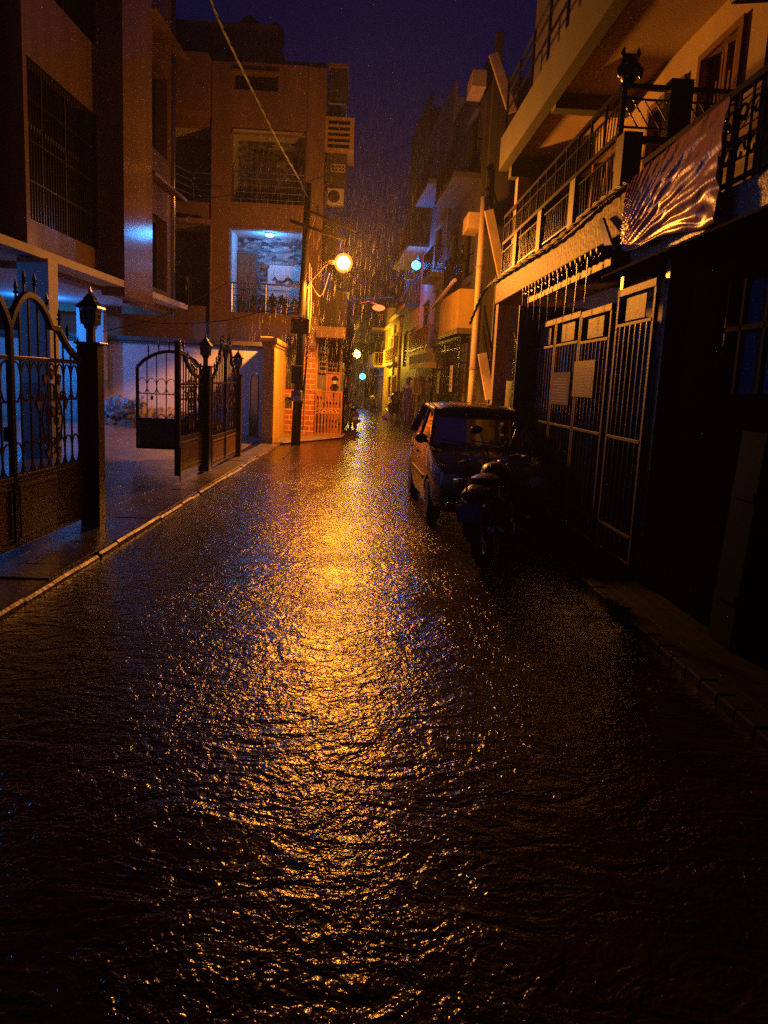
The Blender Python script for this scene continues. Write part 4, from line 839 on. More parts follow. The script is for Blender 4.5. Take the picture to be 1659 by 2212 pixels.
MB().box(-0.06, 0.05, -0.125, -0.10, 0.03, 0.05).build('fangs', M['plastic'], mk)
MB().blob((-0.075, -0.112, 0.165), (0.012, 0.01, 0.012), 1, 0, 5).build('eye', M['chrome'], mk)
bb = MB().prism([PX(1293, 475, 2.58), PX(1301, 470, 2.58), PX(1325, 540, 2.50), PX(1309, 550, 2.50)], (0.03, 0.0, 0.0))
tag(bb.build('blue_board', M['bluepaint']), 'narrow blue board leaning on the slab edge left of the tarpaulin', 'board')

# stairs, fence and rear walls under the balcony
stc = empty('staircase', (3.05, 12.6, 0), 0, 'dark concrete staircase with railings under the balcony behind the parked car', 'staircase')
mb = MB()
for i in range(11): mb.box(0, 0.85, i * 0.25, i * 0.25 + 0.25, -0.02, 0.17 * (i + 1))
mb.box(0, 0.85, 2.75, 3.2, -0.02, 1.87); mb.build('step', M['concrete'], stc)
g = MB(); g.bar((0.02, 0.0, 0.95), (0.02, 2.75, 2.80), 0.05)
for i in range(12): y = 0.05 + i * 0.24; g.bar((0.02, y, 0.17 * (y / 0.25)), (0.02, y, 0.95 + 0.672 * y), 0.014)
g.bar((0.83, 0.0, 0.95), (0.83, 2.75, 2.80), 0.05)
for i in range(12): y = 0.05 + i * 0.24; g.bar((0.83, y, 0.17 * (y / 0.25)), (0.83, y, 0.95 + 0.672 * y), 0.014)
g.build('handrail', M['iron'], stc)
rw = empty('stair_wall', (0, 0, 0), 0, 'pale green wall with a white door frame seen behind the staircase', 'wall')
MB().box(3.85, 5.6, 22.6, 22.7, 0, 4.9).build('wall_face', mat('pale_green_plaster', (0.42, 0.45, 0.28), 0.7, var=0.2), rw)
MB().box(4.12, 4.28, 22.54, 22.598, 2.5, 4.8).build('door_frame', M['white'], rw)
fc = empty('low_fence', (2.62, 11.7, 0.045), 0, 'low grey railing fence between the parked car and the staircase', 'fence')
for i in range(4): MB().box(-0.045, 0.045, i * 0.85 - 0.045, i * 0.85 + 0.045, 0, 1.15).build('post', M['concrete'], fc)
g = MB()
for z in (0.95, 0.45): g.bar((0, 0.05, z), (0, 2.5, z), 0.05, 0.06)
for i in range(16): g.bar((0, 0.1 + i * 0.15, 0.4), (0, 0.1 + i * 0.15, 0.95), 0.03)
g.build('rail', M['concrete'], fc)

# slim cream pole with the external stair behind it
PQ = PY(1028, 720, 21.6)
lp = empty('cream_pole', (PQ.x, PQ.y, 0), 0, 'slim cream painted pole rising past the balcony corner, lit orange along its left side', 'pole', 'utility poles')
MB().tube([(0.0, 0, -0.02), (0.0, 0, 3.0), (0.0, 0, 5.0), (0.0, 0, 6.75)], [0.115, 0.11, 0.105, 0.10], 14).build('shaft', M['pole'], lp, smooth=True)
MB().lathe([(0.125, 2.2), (0.125, 2.28)], (0, 0, 0), 14).lathe([(0.122, 4.9), (0.122, 4.97)], (0, 0, 0), 14).build('band', M['lit_wire'], lp)
xs = empty('external_stair', (0, 0, 0), 0, 'external stair tower with slanting pale stringers beside the cream pole', 'staircase')
MB().box(PQ.x + 0.10, PQ.x + 0.30, 22.0, 22.3, -0.05, 11.0).build('column', M['dimgrey'], xs, bevel=0.01)
YS = 21.25
for (p, q) in (((1047, 455), (1078, 604)), ((1057, 118), (1098, 245)), ((1033, 765), (1050, 865))):
    a, b = PY(p[0], p[1], YS), PY(q[0], q[1], YS); d = (b - a).normalized(); n = V((d.z, 0, -d.x)) * 0.24
    MB().prism([a, b, b - n, a - n], (0, 0.13, 0)).build('stringer', M['pale_slab'], xs, bevel=0.008)
for (u, v) in ((1030, 458), (1040, 150)):
    p = PY(u, v, 21.9); MB().box(p.x - 0.22, p.x + 0.16, 21.9, 23.0, p.z - 0.42, p.z).build('landing', M['pale_slab'], xs, bevel=0.01)
for (p, q) in (((1046, 660), (1064, 765)), ((1052, 360), (1090, 500))):
    a, b = PY(p[0], p[1], 21.95), PY(q[0], q[1], 21.95)
    for k in (0, 1):
        g = MB(); o = V((0.10 * k, 0.9 * k, 0)); g.bar(a + o, b + o, 0.05); g.bar(a + o - V((0, 0, 0.55)), b + o - V((0, 0, 0.55)), 0.035)
        for i in range(9): c = a.lerp(b, (i + 0.5) / 9) + o; g.bar(c, c - V((0, 0, 0.95)), 0.018)
        g.build('handrail', M['iron'], xs)

# ------------------------------------------------------------------ right foreground: metal shed
sh = empty('metal_shed', (0, 0, 0), 0, 'dark street-side shed of barred corrugated gate panels under a tiled eave', 'shed')
GX = 2.55
def shed_panel(y0, y1, zt, zb=0.16, name='gate_panel'):
    p = empty(name, (GX, y0, 0)); p.parent = sh; L = y1 - y0
    f = MB()
    for y in (0.02, L - 0.02): f.bar((0, y, zb), (0, y, zt), 0.04, 0.045, (0, 1, 0))
    f.bar((0, 0, zt - 0.03), (0, L, zt - 0.03), 0.05, 0.07)
    for z in (zt - 0.34, 1.29, 0.42, zb + 0.02): f.bar((-0.01, 0.04, z), (-0.01, L - 0.04, z), 0.03, 0.03)
    f.build('frame', M['rust'], p, bevel=0.003)
    b = MB(); n = int(L / 0.13)
    for i in range(1, n): b.bar((-0.015, L * i / n, zb), (-0.015, L * i / n, zt - 0.34), 0.018, 0.018, (0, 1, 0))
    b.build('bar_infill', M['iron'], p)
    MB().box(0.01, 0.02, L * 0.3, L * 0.82, zt - 0.30, zt - 0.07).build('header_plate', M['rust'], p)
    c = MB(); k = int(L / 0.02); pts = [(0.045 + 0.011 * math.sin(i * 1.57), 0.03 + (L - 0.06) * i / k) for i in range(k + 1)]
    for (xa, ya), (xb, yb) in zip(pts, pts[1:]): c.quad((xa, ya, 0.45), (xb, yb, 0.45), (xb, yb, zt - 0.36), (xa, ya, zt - 0.36))
    c.build('corrugated_sheet', M['corr'], p, smooth=True)
for (a, b, zt) in ((10.06, 11.20, 2.62), (8.95, 10.03, 2.62), (7.86, 8.92, 2.60), (6.72, 7.70, 2.70)): shed_panel(a, b, zt)
for y in (11.24, 7.78, 6.62): MB().box(GX + 0.03, GX + 0.11, y - 0.04, y + 0.04, 0, 2.85).build('post', M['iron'], sh)
MB().box(2.30, 4.6, 11.30, 11.34, 0, 2.9).box(4.6, 4.65, 1.0, 11.3, 0, 2.9).build('rear_wall', M['darkwall'], sh)
rf = MB(); k = 150
for (xa, za, xb, zb, ya, yb) in ((2.42, 3.12, 3.88, 3.30, 7.95, 11.75), (2.40, 2.86, 3.95, 2.93, 1.5, 7.9)):
    rf = MB(); n = int((yb - ya) / 0.05); amp = 0.018 if ya > 5 else 0.003
    for i in range(n):
        y0 = ya + (yb - ya) * i / n; y1 = ya + (yb - ya) * (i + 1) / n; o0 = amp * math.sin(i * 1.57); o1 = amp * math.sin((i + 1) * 1.57)
        rf.quad((xa, y0, za + o0), (xa, y1, za + o1), (xb, y1, zb + o1), (xb, y0, zb + o0)); rf.quad((xa, y0, za + o0 - 0.02), (xa, y0, za + o0), (xa, y1, za + o1), (xa, y1, za + o1 - 0.02))
    rf.build('roof', M['corr'] if ya > 5 else mat('shaded_roof_sheet', (0.005, 0.005, 0.005), 0.95, spec=0.05), sh, smooth=False)  # near roof part coloured almost black for the shade over it
tl = MB()
for i in range(19): y = 8.05 + i * 0.195; tl.tube([(2.38, y, 3.135), (2.55, y, 3.165), (2.9, y, 3.21)], 0.035, 8)
tl.build('eave_tile', M['darkbox'], sh, smooth=True)
MB().box(2.50, 2.54, 7.95, 11.75, 2.98, 3.06).build('eave_board', M['rust'], sh)
MB().holed((2.64, 1.2, 0), (0, 1, 0), (0, 0, 1), (-1, 0, 0), 5.35, 2.85, [(3.25, 4.55, 1.75, 2.55)], 0.06).build('shade_sheet', mat('shade_black_sheet', (0.003, 0.003, 0.004), 1.0, spec=0.0), sh)  # near-black sheet stands in for the unlit dark of the frontage
wd = MB()
for i in range(5): y = 4.45 + i * 0.325; wd.bar((2.68, y, 1.75), (2.68, y, 2.55), 0.035)
wd.bar((2.68, 4.45, 2.2), (2.68, 5.75, 2.2), 0.035); wd.build('window_bar', M['dark'], sh)
tag(MB().box(2.78, 2.80, 4.3, 5.9, 1.5, 2.7).build('blue_sheet', mat('blue_plastic_sheet', (0.008, 0.025, 0.14), 0.6, bump=0.6, bscale=6, spec=0.2)), 'crumpled blue plastic sheet hung behind the barred opening of the dark shed', 'plastic sheet')
tb = empty('teal_board', (2.58, 5.0, 0.05), 0, 'tall teal-tinted board leaning on the dark shed near the right edge', 'board')  # teal tint of the blue yard light is put into the board's colour
MB().box(-0.02, 0.0, -0.16, 0.16, 0, 1.45).build('board_face', M['teal'], tb, bevel=0.004); MB().box(-0.032, -0.021, -0.14, 0.14, 0.3, 0.36).build('batten', M['teal'], tb); MB().box(-0.032, -0.021, -0.14, 0.14, 1.0, 1.06).build('batten', M['teal'], tb); tb.rotation_euler = (0, R(3), 0)
for (a, b, c, d, lab, rr) in ((1191, 805, 1224, 876, 'pale notice sheet wired to the barred panel, left of the dark notice', 'paper'), (1239, 781, 1276, 859, 'dark glossy notice sheet in plastic on the barred panel nearest the middle post', 'rust')):
    p, q = PX(a, b, 2.50), PX(c, d, 2.50); z0, z1 = sorted((p.z, q.z)); y0, y1 = sorted((p.y, q.y))
    n_ = empty('notice_sheet', (2.515, y0, z0), 0, lab, 'notice', 'notices on the shed gate')
    MB().box(-0.004, 0, 0, y1 - y0, 0, z1 - z0).build('sheet', M[rr], n_)
    t = MB()
    for i in range(9): t.box(-0.006, -0.0045, (y1 - y0) * 0.1, (y1 - y0) * (0.9 - 0.25 * (i % 3 == 2)), (z1 - z0) * (0.1 + 0.085 * i), (z1 - z0) * (0.1 + 0.085 * i) + 0.009)
    t.build('text_lines', mat('faded_ink', (0.22, 0.2, 0.2), 0.7), n_)
for k in range(9):
    y = 8.3 + k * 0.4; z = 3.10
    wtr = MB().tube([(2.37, y, z), (2.37 + 0.01 * math.sin(k), y, z - 0.2), (2.37, y + 0.01, z - 0.45 - 0.1 * (k % 3))], [0.009, 0.006, 0.002], 5).build('water_trickle', M['drop'])
    tag(wtr, 'thin trickle of rainwater falling from the tiled eave of the shed', 'water trickle', 'trickles from the shed eave')

# terrace house nearest on the right, tarpaulin on its railing
th = empty('terrace_house', (0, 0, 0), 0, 'dark house at the right edge with an ornate iron balcony railing above the shed', 'house')
MB().box(2.66, 2.80, 0.8, 7.85, 2.98, 3.22).build('parapet', M['concrete'], th)
for y0, y1 in ((0.8, 7.85),):
    MB().box(2.8, 4.2, y0, y1, 2.97, 3.02).build('balcony_floor', M['concrete'], th)
MB().box(4.2, 4.4, 0.5, 8.05, 0, 8).build('front_wall', M['darkwall'], th)
MB().prism([(2.9, 1.0, 4.86), (2.9, 6.75, 4.86), (4.2, 6.75, 5.0), (4.2, 1.0, 5.0)], (0, 0, 0.14)).build('sunshade', M['concrete'], th, bevel=0.02)
og = MB(); x = 2.70
og.bar((x, 0.9, 3.92), (x, 7.8, 3.92), 0.05); og.bar((x, 0.9, 3.28), (x, 7.8, 3.28), 0.03)
for i in range(36): y = 0.95 + i * 0.19; og.bar((x, y, 3.22), (x, y, 3.92), 0.016)
for i in range(30):
    y = 2.0 + i * 0.19
    for zc, fl in ((3.72, 1), (3.46, -1)):
        og.tube([(x - 0.012, y + fl * 0.085 * math.cos(a) * (1 - a / 9), zc + 0.085 * math.sin(a) * (1 - a / 9)) for a in [q * 0.7 for q in range(10)]], 0.011, 5)
og.build('railing', M['iron'], th)
mb = MB(); NX, NZ = 130, 70; rows = []
random.seed(3)
for j in range(NZ + 1):
    row = []
    for i in range(NX + 1):
        s, t = i / NX, j / NZ
        y = 7.85 - 2.05 * s; zt = 3.76 + 0.08 * s; zb = 3.10 - 0.12 * s - 0.02 * math.sin(9 * s)
        z = zt + (zb - zt) * t
        # creases radiate from the lower left tie
        a = math.atan2(t * 0.75 - 0.75, s * 2 + 0.12); r = math.hypot(s * 2, (1 - t))
        f = 0.018 * math.sin(a * 52 + 2.5 * noise.noise(V((s * 4, t * 3, 0)))) * min(1, r * 1.6) * (0.25 + 0.75 * t)
        f += 0.009 * math.sin(a * 113 + 4 * noise.noise(V((s * 6, t * 5, 3)))) * (0.3 + 0.7 * t)
        f += 0.02 * noise.noise(V((s * 3, t * 2, 7))) * t
        row.append(V((2.58 + f - 0.03 * math.sin(math.pi * t), y, z)))
    rows.append(row)
mb.add([p for r_ in rows for p in r_], [(j * (NX + 1) + i, j * (NX + 1) + i + 1, (j + 1) * (NX + 1) + i + 1, (j + 1) * (NX + 1) + i) for j in range(NZ) for i in range(NX)])
tp = mb.build('tarpaulin', M['tarp'], smooth=True); tag(tp, 'creased wet plastic tarpaulin tied over the balcony railing, glowing orange', 'tarpaulin')
md = tp.modifiers.new('thick', 'SOLIDIFY'); md.thickness = 0.003
#@@ROW
# ------------------------------------------------------------------ houses along the lane
def row_house(name, label, y0, y1, x, H, wall, side=1, bal=(), win=(), deep=5.0, para=0.0, rz=0.0):
    # side +1: stands on the right and faces the lane towards -x; side -1: on the left
    h = empty(name, (x, y0, 0), rz, label, 'house'); s = side; L = y1 - y0; holes = []
    for (ya, yb, z0, z1, *_) in win: holes.append((ya, yb, z0, z1))
    mb = MB().holed((0, 0, 0), (0, 1, 0), (0, 0, 1), (-s, 0, 0), L, H, holes, 0.15)
    for yy in (0, L): mb.quad((0, yy, 0), (s * deep, yy, 0), (s * deep, yy, H), (0, yy, H))
    mb.quad((0, 0, H), (0, L, H), (s * deep, L, H), (s * deep, 0, H)); mb.build('front_wall', wall, h)
    for (ya, yb, z0, z1, *k) in win:
        w = MB().box(min(s * 0.12, s * 0.16), max(s * 0.12, s * 0.16), ya, yb, z0, z1).build('door' if k and k[0] == 'door' else 'window', M['wood'] if k and k[0] == 'door' else M['dark'], h)
        g = MB(); xx = s * 0.06
        for q in range(5): g.bar((xx, ya + (yb - ya) * (q + 0.5) / 5, z0), (xx, ya + (yb - ya) * (q + 0.5) / 5, z1), 0.02)
        for q in range(3): g.bar((xx, ya, z0 + (z1 - z0) * (q + 0.5) / 3), (xx, yb, z0 + (z1 - z0) * (q + 0.5) / 3), 0.02)
        if not (k and k[0] == 'door'): g.build('window_grille', M['iron'], w)
        f = MB(); a, b = sorted((-s * 0.02, s * 0.02))
        f.box(a, b, ya - 0.07, ya - 0.001, z0, z1).box(a, b, yb + 0.001, yb + 0.07, z0, z1).box(a - 0.1 if s > 0 else a, b if s > 0 else b + 0.1, ya - 0.12, yb + 0.12, z1 + 0.001, z1 + 0.09); f.build('window_frame', wall, w)
    for (ya, yb, z, pj, rail, rh) in bal:
        a, b = sorted((-s * pj, -s * 0.001)); MB().box(a, b, ya, yb, z - 0.16, z).build('balcony_slab', M['pale_slab'] if rail != 'iron' else wall, h, bevel=0.01)
        g = MB(); xr = -s * (pj - 0.04)
        for zz in (z + rh, z + 0.1): g.bar((xr, ya + 0.03, zz), (xr, yb - 0.03, zz), 0.035); g.bar((xr, ya + 0.03, zz), (0, ya + 0.03, zz), 0.035)
        n = int((yb - ya) / 0.14)
        for i in range(n + 1): yy = ya + 0.03 + (yb - ya - 0.06) * i / n; g.bar((xr, yy, z), (xr, yy, z + rh), 0.02)
        n2 = max(2, int(pj / 0.14))
        for i in range(n2): xx = xr * (i + 0.5) / n2; g.bar((xx, ya + 0.03, z), (xx, ya + 0.03, z + rh), 0.02)
        g.build('railing', M[rail], h)
    if para:
        a, b = sorted((0.001 * s, 0.12 * s)); MB().box(a, b, 0, L, H + 0.001, H + para).build('parapet', wall, h)
    return h
RZ = R(3.0); RX = lambda y: 3.30 - 0.0524 * (y - 22.5)
hA = row_house('row_house', 'house with a yellow-lit balcony parapet above a caged porch, behind the cream pole', 22.7, 28.4, RX(22.7), 10.2, M['darkwall'], 1, [(0.2, 4.0, 7.7, 0.75, 'iron', 0.9)], [(1.0, 2.2, 5.0, 6.8), (3.2, 4.5, 5.0, 6.8), (1.0, 2.2, 8.0, 9.6)], para=0.5, rz=RZ)
MB().box(-0.42, -0.30, 0.2, 3.6, 3.40, 4.50).box(-0.42, 0, 0.10, 0.199, 3.40, 4.50).build('balcony_parapet', M['ochre'], hA)
MB().box(-0.44, 0, 0.1, 3.6, 3.24, 3.398).build('balcony_slab', M['concrete'], hA)
g = MB()
for i in range(24): y = 0.25 + i * 0.14; g.bar((-0.36, y, 4.5), (-0.36, y, 5.5), 0.022)
for z in (5.5, 5.0): g.bar((-0.36, 0.2, z), (-0.36, 3.6, z), 0.04)
for i in range(5): y = 0.4 + i * 0.7; g.blob((-0.36, y, 5.64), (0.05, 0.05, 0.13), 1, 0, 5)
g.build('railing', M['iron'], hA)
MB().tube([(-0.55, 0.3, 4.75), (-0.55, 4.6, 4.35)], 0.055, 8).build('tube_light_fitting', M['pole'], hA)
cg = empty('porch_cage', (RX(22.9) - 0.28, 22.9, 0), RZ, 'tall black grille cage in front of a porch with two pale notices hung on it', 'cage')
g = MB()
for i in range(27): y = i * 0.2; g.bar((0, y, 0.05), (0, y, 3.15), 0.018 if i % 13 else 0.05)
for i in range(12): z = 0.1 + i * 0.275; g.bar((0, 0, z), (0, 5.2, z), 0.018)
for i in range(3): g.bar((i * 0.12, 0, 0.05), (i * 0.12, 0, 3.15), 0.018)
g.bar((0, 0, 3.16), (0, 5.2, 3.16), 0.05); g.build('grille', M['iron'], cg)
MB().box(0.25, 0.27, 0, 5.2, 0, 3.1).build('porch_backing', M['darkwall'], cg)
for (yy, z0, hh, lab) in ((3.6, 1.45, 0.75, 'narrow pale notice on the porch cage, the lower and farther of the two'), (1.1, 1.55, 0.80, 'narrow pale notice on the porch cage, nearer the cream pole')):
    n_ = empty('notice_strip', (cg.location.x - 0.03 - math.sin(RZ) * yy, 22.9 + yy, z0), RZ, lab, 'notice', 'notices on the porch cage')
    MB().box(-0.01, 0, -0.22, 0.22, 0, hh).build('sheet', M['white'], n_); t = MB()
    for i in range(5): t.box(-0.013, -0.0105, -0.12, 0.12, hh * (0.15 + 0.15 * i), hh * (0.22 + 0.15 * i))
    t.build('text_mark', M['redpaint'], n_)
random.seed(8)
pv = MB(); cx = cg.location.x + 0.12
for i in range(520):
    yy = random.uniform(0.6, 4.2); c = V((cx - math.sin(RZ) * yy + random.uniform(-0.09, 0.09), 22.9 + yy, 1.1 + random.uniform(0, 1.6) * random.random())); d = V((random.uniform(-1, 1), random.uniform(-1, 1), random.uniform(-0.4, 1))).normalized() * 0.17; sd = d.cross(V((0, 0.3, 1))).normalized() * 0.045
    pv.add([c, c + d * 0.5 + sd, c + d, c + d * 0.5 - sd], [(0, 1, 2, 3)])
cr = empty('creeper_plant', (0, 0, 0), 0, 'leafy creeper growing inside the porch cage', 'plant'); pv.build('foliage', M['leaf'], cr)
MB().tube([(cx - 0.1, 24.6, 0.0), (cx - 0.11, 24.8, 1.2), (cx - 0.12, 25.0, 2.0)], [0.04, 0.03, 0.01], 6).build('stem', M['wood'], cr)
hB = row_house('row_house', 'grey house with a box awning and a red balcony railing, middle of the right row', 28.5, 34.9, RX(28.5), 11.6, M['grey'], 1, [(0.2, 6.0, 3.05, 0.48, 'redpaint', 0.85), (0.1, 2.6, 5.75, 0.46, 'iron', 0.9), (0.1, 3.9, 8.9, 0.72, 'iron', 0.9)], [(0.8, 1.7, 3.2, 5.2, 'door'), (3.5, 4.8, 3.6, 5.0), (1.0, 2.4, 6.2, 7.6), (1.0, 2.4, 0.9, 2.0), (4.4, 5.4, 0.05, 2.0, 'door')], para=0.5, rz=RZ)
MB().box(-0.62, -0.002, -1.0, 3.6, 2.50, 2.86).build('awning_box', M['grey'], hB, bevel=0.01); MB().box(-0.66, -0.621, -1.0, 3.6, 2.32, 2.52).box(-0.66, -0.002, -1.06, -1.001, 2.32, 2.52).build('awning_lip', M['pale_slab'], hB)
MB().box(-0.30, -0.002, 4.4, 4.8, 1.3, 2.0).box(-0.34, -0.302, 4.36, 4.84, 1.26, 2.04).build('meter_niche', M['pale_slab'], hB)
hC = row_house('row_house', 'tall dark house with the blue-lit top balcony on the right', 35.0, 41.4, RX(35.0), 13.4, M['darkwall'], 1, [(0.3, 4.6, 5.3, 0.62, 'iron', 1.0), (-2.2, 4.6, 7.45, 0.85, 'iron', 1.0)], [(1.0, 2.2, 5.6, 7.4), (1.0, 2.6, 2.6, 4.2), (4.0, 5.4, 2.6, 4.2), (2.0, 3.4, 0.1, 2.0, 'door')], para=0.6, rz=RZ)
hD = row_house('row_house', 'yellow-lit house with pilasters and a cornice near the far end of the lane', 41.5, 50.4, RX(41.5), 5.2, M['ochre'], 1, [(1.0, 7.5, 2.9, 0.35, 'ochre', 0.8)], [(1.6, 2.8, 3.2, 4.4), (4.5, 6.0, 3.2, 4.4), (1.8, 2.8, 0.1, 2.1, 'door'), (5.0, 6.5, 0.9, 2.1)], para=0.5, rz=RZ)
q = MB()
for y in (0.2, 3.2, 6.4, 8.4): q.box(-0.12, -0.002, y, y + 0.45, 0, 5.0)
q.box(-0.25, -0.002, 0, 8.9, 5.02, 5.18); q.build('pilaster', M['ochre'], hD)
hE = row_house('row_house', 'last house at the right end of the lane, yellow-green in the lamp light', 50.5, 61, RX(50.5), 6.5, M['plaster2'], 1, [(1.0, 7.0, 2.9, 0.7, 'ochre', 0.8), (1.0, 7.0, 5.3, 0.9, 'iron', 0.8)], [(1.5, 3, 0.4, 2.2), (4, 5.5, 0.4, 2.2), (2, 4, 3.2, 4.4)], rz=RZ)
hG = row_house('row_house', 'dark narrow house next beyond the buff house on the left side of the lane', 33.2, 44.5, -0.75, 7.4, M['darkwall'], -1, [(1.0, 5.0, 3.3, 0.6, 'iron', 0.9), (0.4, 3.5, 5.6, 0.5, 'iron', 0.9)], [(1.5, 3, 0.8, 2.2), (5, 6.5, 0.8, 2.2), (2, 3.2, 3.6, 5)])
hH = row_house('row_house', 'far dark house at the left end of the lane behind the yellow lamp', 44.8, 61, -0.55, 6.4, M['darkwall'], -1, [(2.0, 7.0, 3.2, 0.5, 'iron', 0.9)], [(3, 4.5, 0.8, 2.2), (8, 9.5, 0.8, 2.2), (5, 6.2, 3.4, 4.8)])
eh = row_house('end_house', 'blue-grey house closing the lane at its far end', 0, 8, 0, 6.5, M['grey'], 1, [], [(1.0, 2.4, 0.6, 2.0), (4.2, 5.4, 0.6, 2.0), (2.5, 5.0, 3.4, 4.8)]); eh.location = (-4, 62, 0); eh.rotation_euler = (0, 0, R(-90)); eh.location = (-3.5, 62, 0)
# lamps down the lane
def lamp(loc, r, col, st, label, name='street_lamp', arm=(0.5, 0, 0.1), group='street lamps along the lane', long=1.0, col2=None, glow=12):
    o = empty(name, loc, 0, label, 'street lamp', group)
    MB().tube([(0.0, 0, r * 0.8), (arm[0] * 0.5, arm[1] * 0.5, r + arm[2] * 0.9), arm], 0.03, 8).build('arm', M['lit_wire'], o)
    MB().lathe([(0.003, -r * long), (r * 0.6, -r * 0.75 * long), (r, 0), (r * 0.6, r * 0.75 * long), (0.003, r * long)], n=12, axis='x').build('bulb', emis('lamp_glow', col2 or col, glow), o, smooth=True)
    point(o, (0, 0, 0), st, col, r * 0.8)
    return o
lamp(PY(899, 573, 33.0), 0.20, (0.03, 0.28, 1.0), 150, 'blue-white lamp under the top balcony of the tall dark house', 'balcony_lamp', (0.1, 0, 0.25), None)
lamp(PY(818, 665, 36), 0.15, (1.0, 0.10, 0.015), 200, 'small red-orange street lamp hanging over the lane beyond the main lamp', arm=(-0.9, 0, 0.15), long=2.0, col2=(1.0, 0.13, 0.03), glow=3.4)
lamp(PY(770, 765, 47), 0.26, (1.0, 0.58, 0.03), 1500, 'yellow street lamp on the far pole at the left of the lane', arm=(-0.55, 0, 0.2), col2=(1.0, 0.62, 0.10))
lamp(PY(783, 813, 54), 0.22, (0.02, 0.30, 1.0), 30, 'blue-white lamp farthest away at the end of the lane', 'wall_lamp', (0.0, 0.4, 0.2), None)
p2 = empty('utility_pole', (PZ(744, 915).x, PZ(744, 915).y, 0), 0, 'dark second utility pole carrying two rounded boxes, behind the parked scooter', 'pole', 'utility poles')
MB().tube([(0, 0, 0), (0.12, 0, 6.2)], [0.13, 0.09], 10).build('shaft', M['darkbox'], p2, smooth=True)
for z in (2.45, 3.05): MB().box(-0.20, 0.22, -0.20, 0.10, z, z + 0.48).box(-0.22, 0.24, -0.22, 0.12, z + 0.481, z + 0.52).build('junction_box', M['darkbox'], p2, bevel=0.04)
MB().tube([(0.22, -0.1, 1.0), (0.26, -0.1, 2.4), (0.24, -0.1, 3.9), (0.05, -0.1, 4.3)], 0.03, 6).build('conduit', M['pole'], p2)
sg = empty('pole_plate', (p2.location.x + 0.10, p2.location.y - 0.24, 1.45), 0, 'small white plate with a winged emblem fixed to the second pole above the scooter', 'sign')
MB().prism([(-0.20, 0, 0.0), (0.20, 0, -0.04), (0.19, 0, 0.30), (0.10, 0, 0.36), (-0.15, 0, 0.36), (-0.2, 0, 0.32)], (0, 0.02, 0)).build('plate', M['white'], sg)
MB().prism([(-0.12, -0.004, 0.18), (-0.03, -0.004, 0.14), (0, -0.004, 0.09), (0.03, -0.004, 0.14), (0.12, -0.004, 0.18), (0.04, -0.004, 0.17), (0, -0.004, 0.20), (-0.04, -0.004, 0.17)], (0, 0.003, 0)).build('emblem', M['plastic'], sg)
for k, (u, h) in enumerate(((874, 1.47), (885, 1.45))):
    c = PZ(u, 909); o = empty('gate_pier', (c.x, c.y - 0.2 * k, 0), 0, ['left purple gate pier of the pair before the tall dark house', 'right purple gate pier of the pair before the tall dark house'][k], 'pillar', 'purple gate piers')
    MB().box(-0.16, 0.16, -0.16, 0.16, 0, h).build('shaft', M['purple'], o, bevel=0.01); MB().lathe([(0.12, h), (0.2, h + 0.05), (0.2, h + 0.12), (0.13, h + 0.2), (0.02, h + 0.24)], n=12).build('cap', M['pale_slab'], o, smooth=True)
c = PZ(898, 906); kb = empty('street_cabinet', (c.x, c.y, 0), 0, 'low grey street cabinet between the purple piers and the parked car', 'cabinet')
MB().box(-0.3, 0.3, -0.2, 0.2, 0.05, 0.95).build('casing', M['grey'], kb, bevel=0.02); MB().box(-0.26, 0.26, -0.215, -0.201, 0.12, 0.88).build('door', M['grey'], kb); MB().box(-0.33, 0.33, -0.23, 0.23, 0.951, 0.99).build('lid', M['grey'], kb)
c = PZ(836, 906); tag(MB().blob((c.x, c.y, 0.10), (0.22, 0.2, 0.16), 5, 0.6, 10, 2.5).tube([(c.x, c.y, 0.2), (c.x + 0.02, c.y, 0.30)], [0.05, 0.08], 6).build('carrier_bag', M['bag']), 'white carrier bag lying beside the road in front of the covered motorcycle', 'bag')
tag(MB().prism([PY(737, 678, 33.1), PY(747, 672, 33.1), PY(753, 648, 33.1), PY(746, 642, 33.1)], (0.02, 0.02, 0)).build('hanging_cloth', M['bluepaint']), 'blue cloth hanging from a balcony beyond the main lamp', 'cloth')

# ------------------------------------------------------------------ vehicles
def bool_cut(o, cutters):
    for c in cutters:
        md = o.modifiers.new('cut', 'BOOLEAN'); md.object = c; md.operation = 'DIFFERENCE'; md.solver = 'EXACT'
    dg = bpy.context.evaluated_depsgraph_get(); me = bpy.data.meshes.new_from_object(o.evaluated_get(dg)); o.modifiers.clear(); o.data = me
    for c in cutters: bpy.data.objects.remove(c)
def loft(secs):
    mb = MB(); k = len(secs[0])
    for s in secs: mb.v += [V(p) for p in s]
    for i in range(len(secs) - 1):
        for j in range(k - 1): mb.f.append((i * k + j, i * k + j + 1, (i + 1) * k + j + 1, (i + 1) * k + j))
    mb.f.append(tuple(range(k))); mb.f.append(tuple((len(secs) - 1) * k + j for j in range(k))[::-1])
    for i in range(len(secs) - 1): mb.f.append((i * k + k - 1, i * k, (i + 1) * k, (i + 1) * k + k - 1))
    return mb
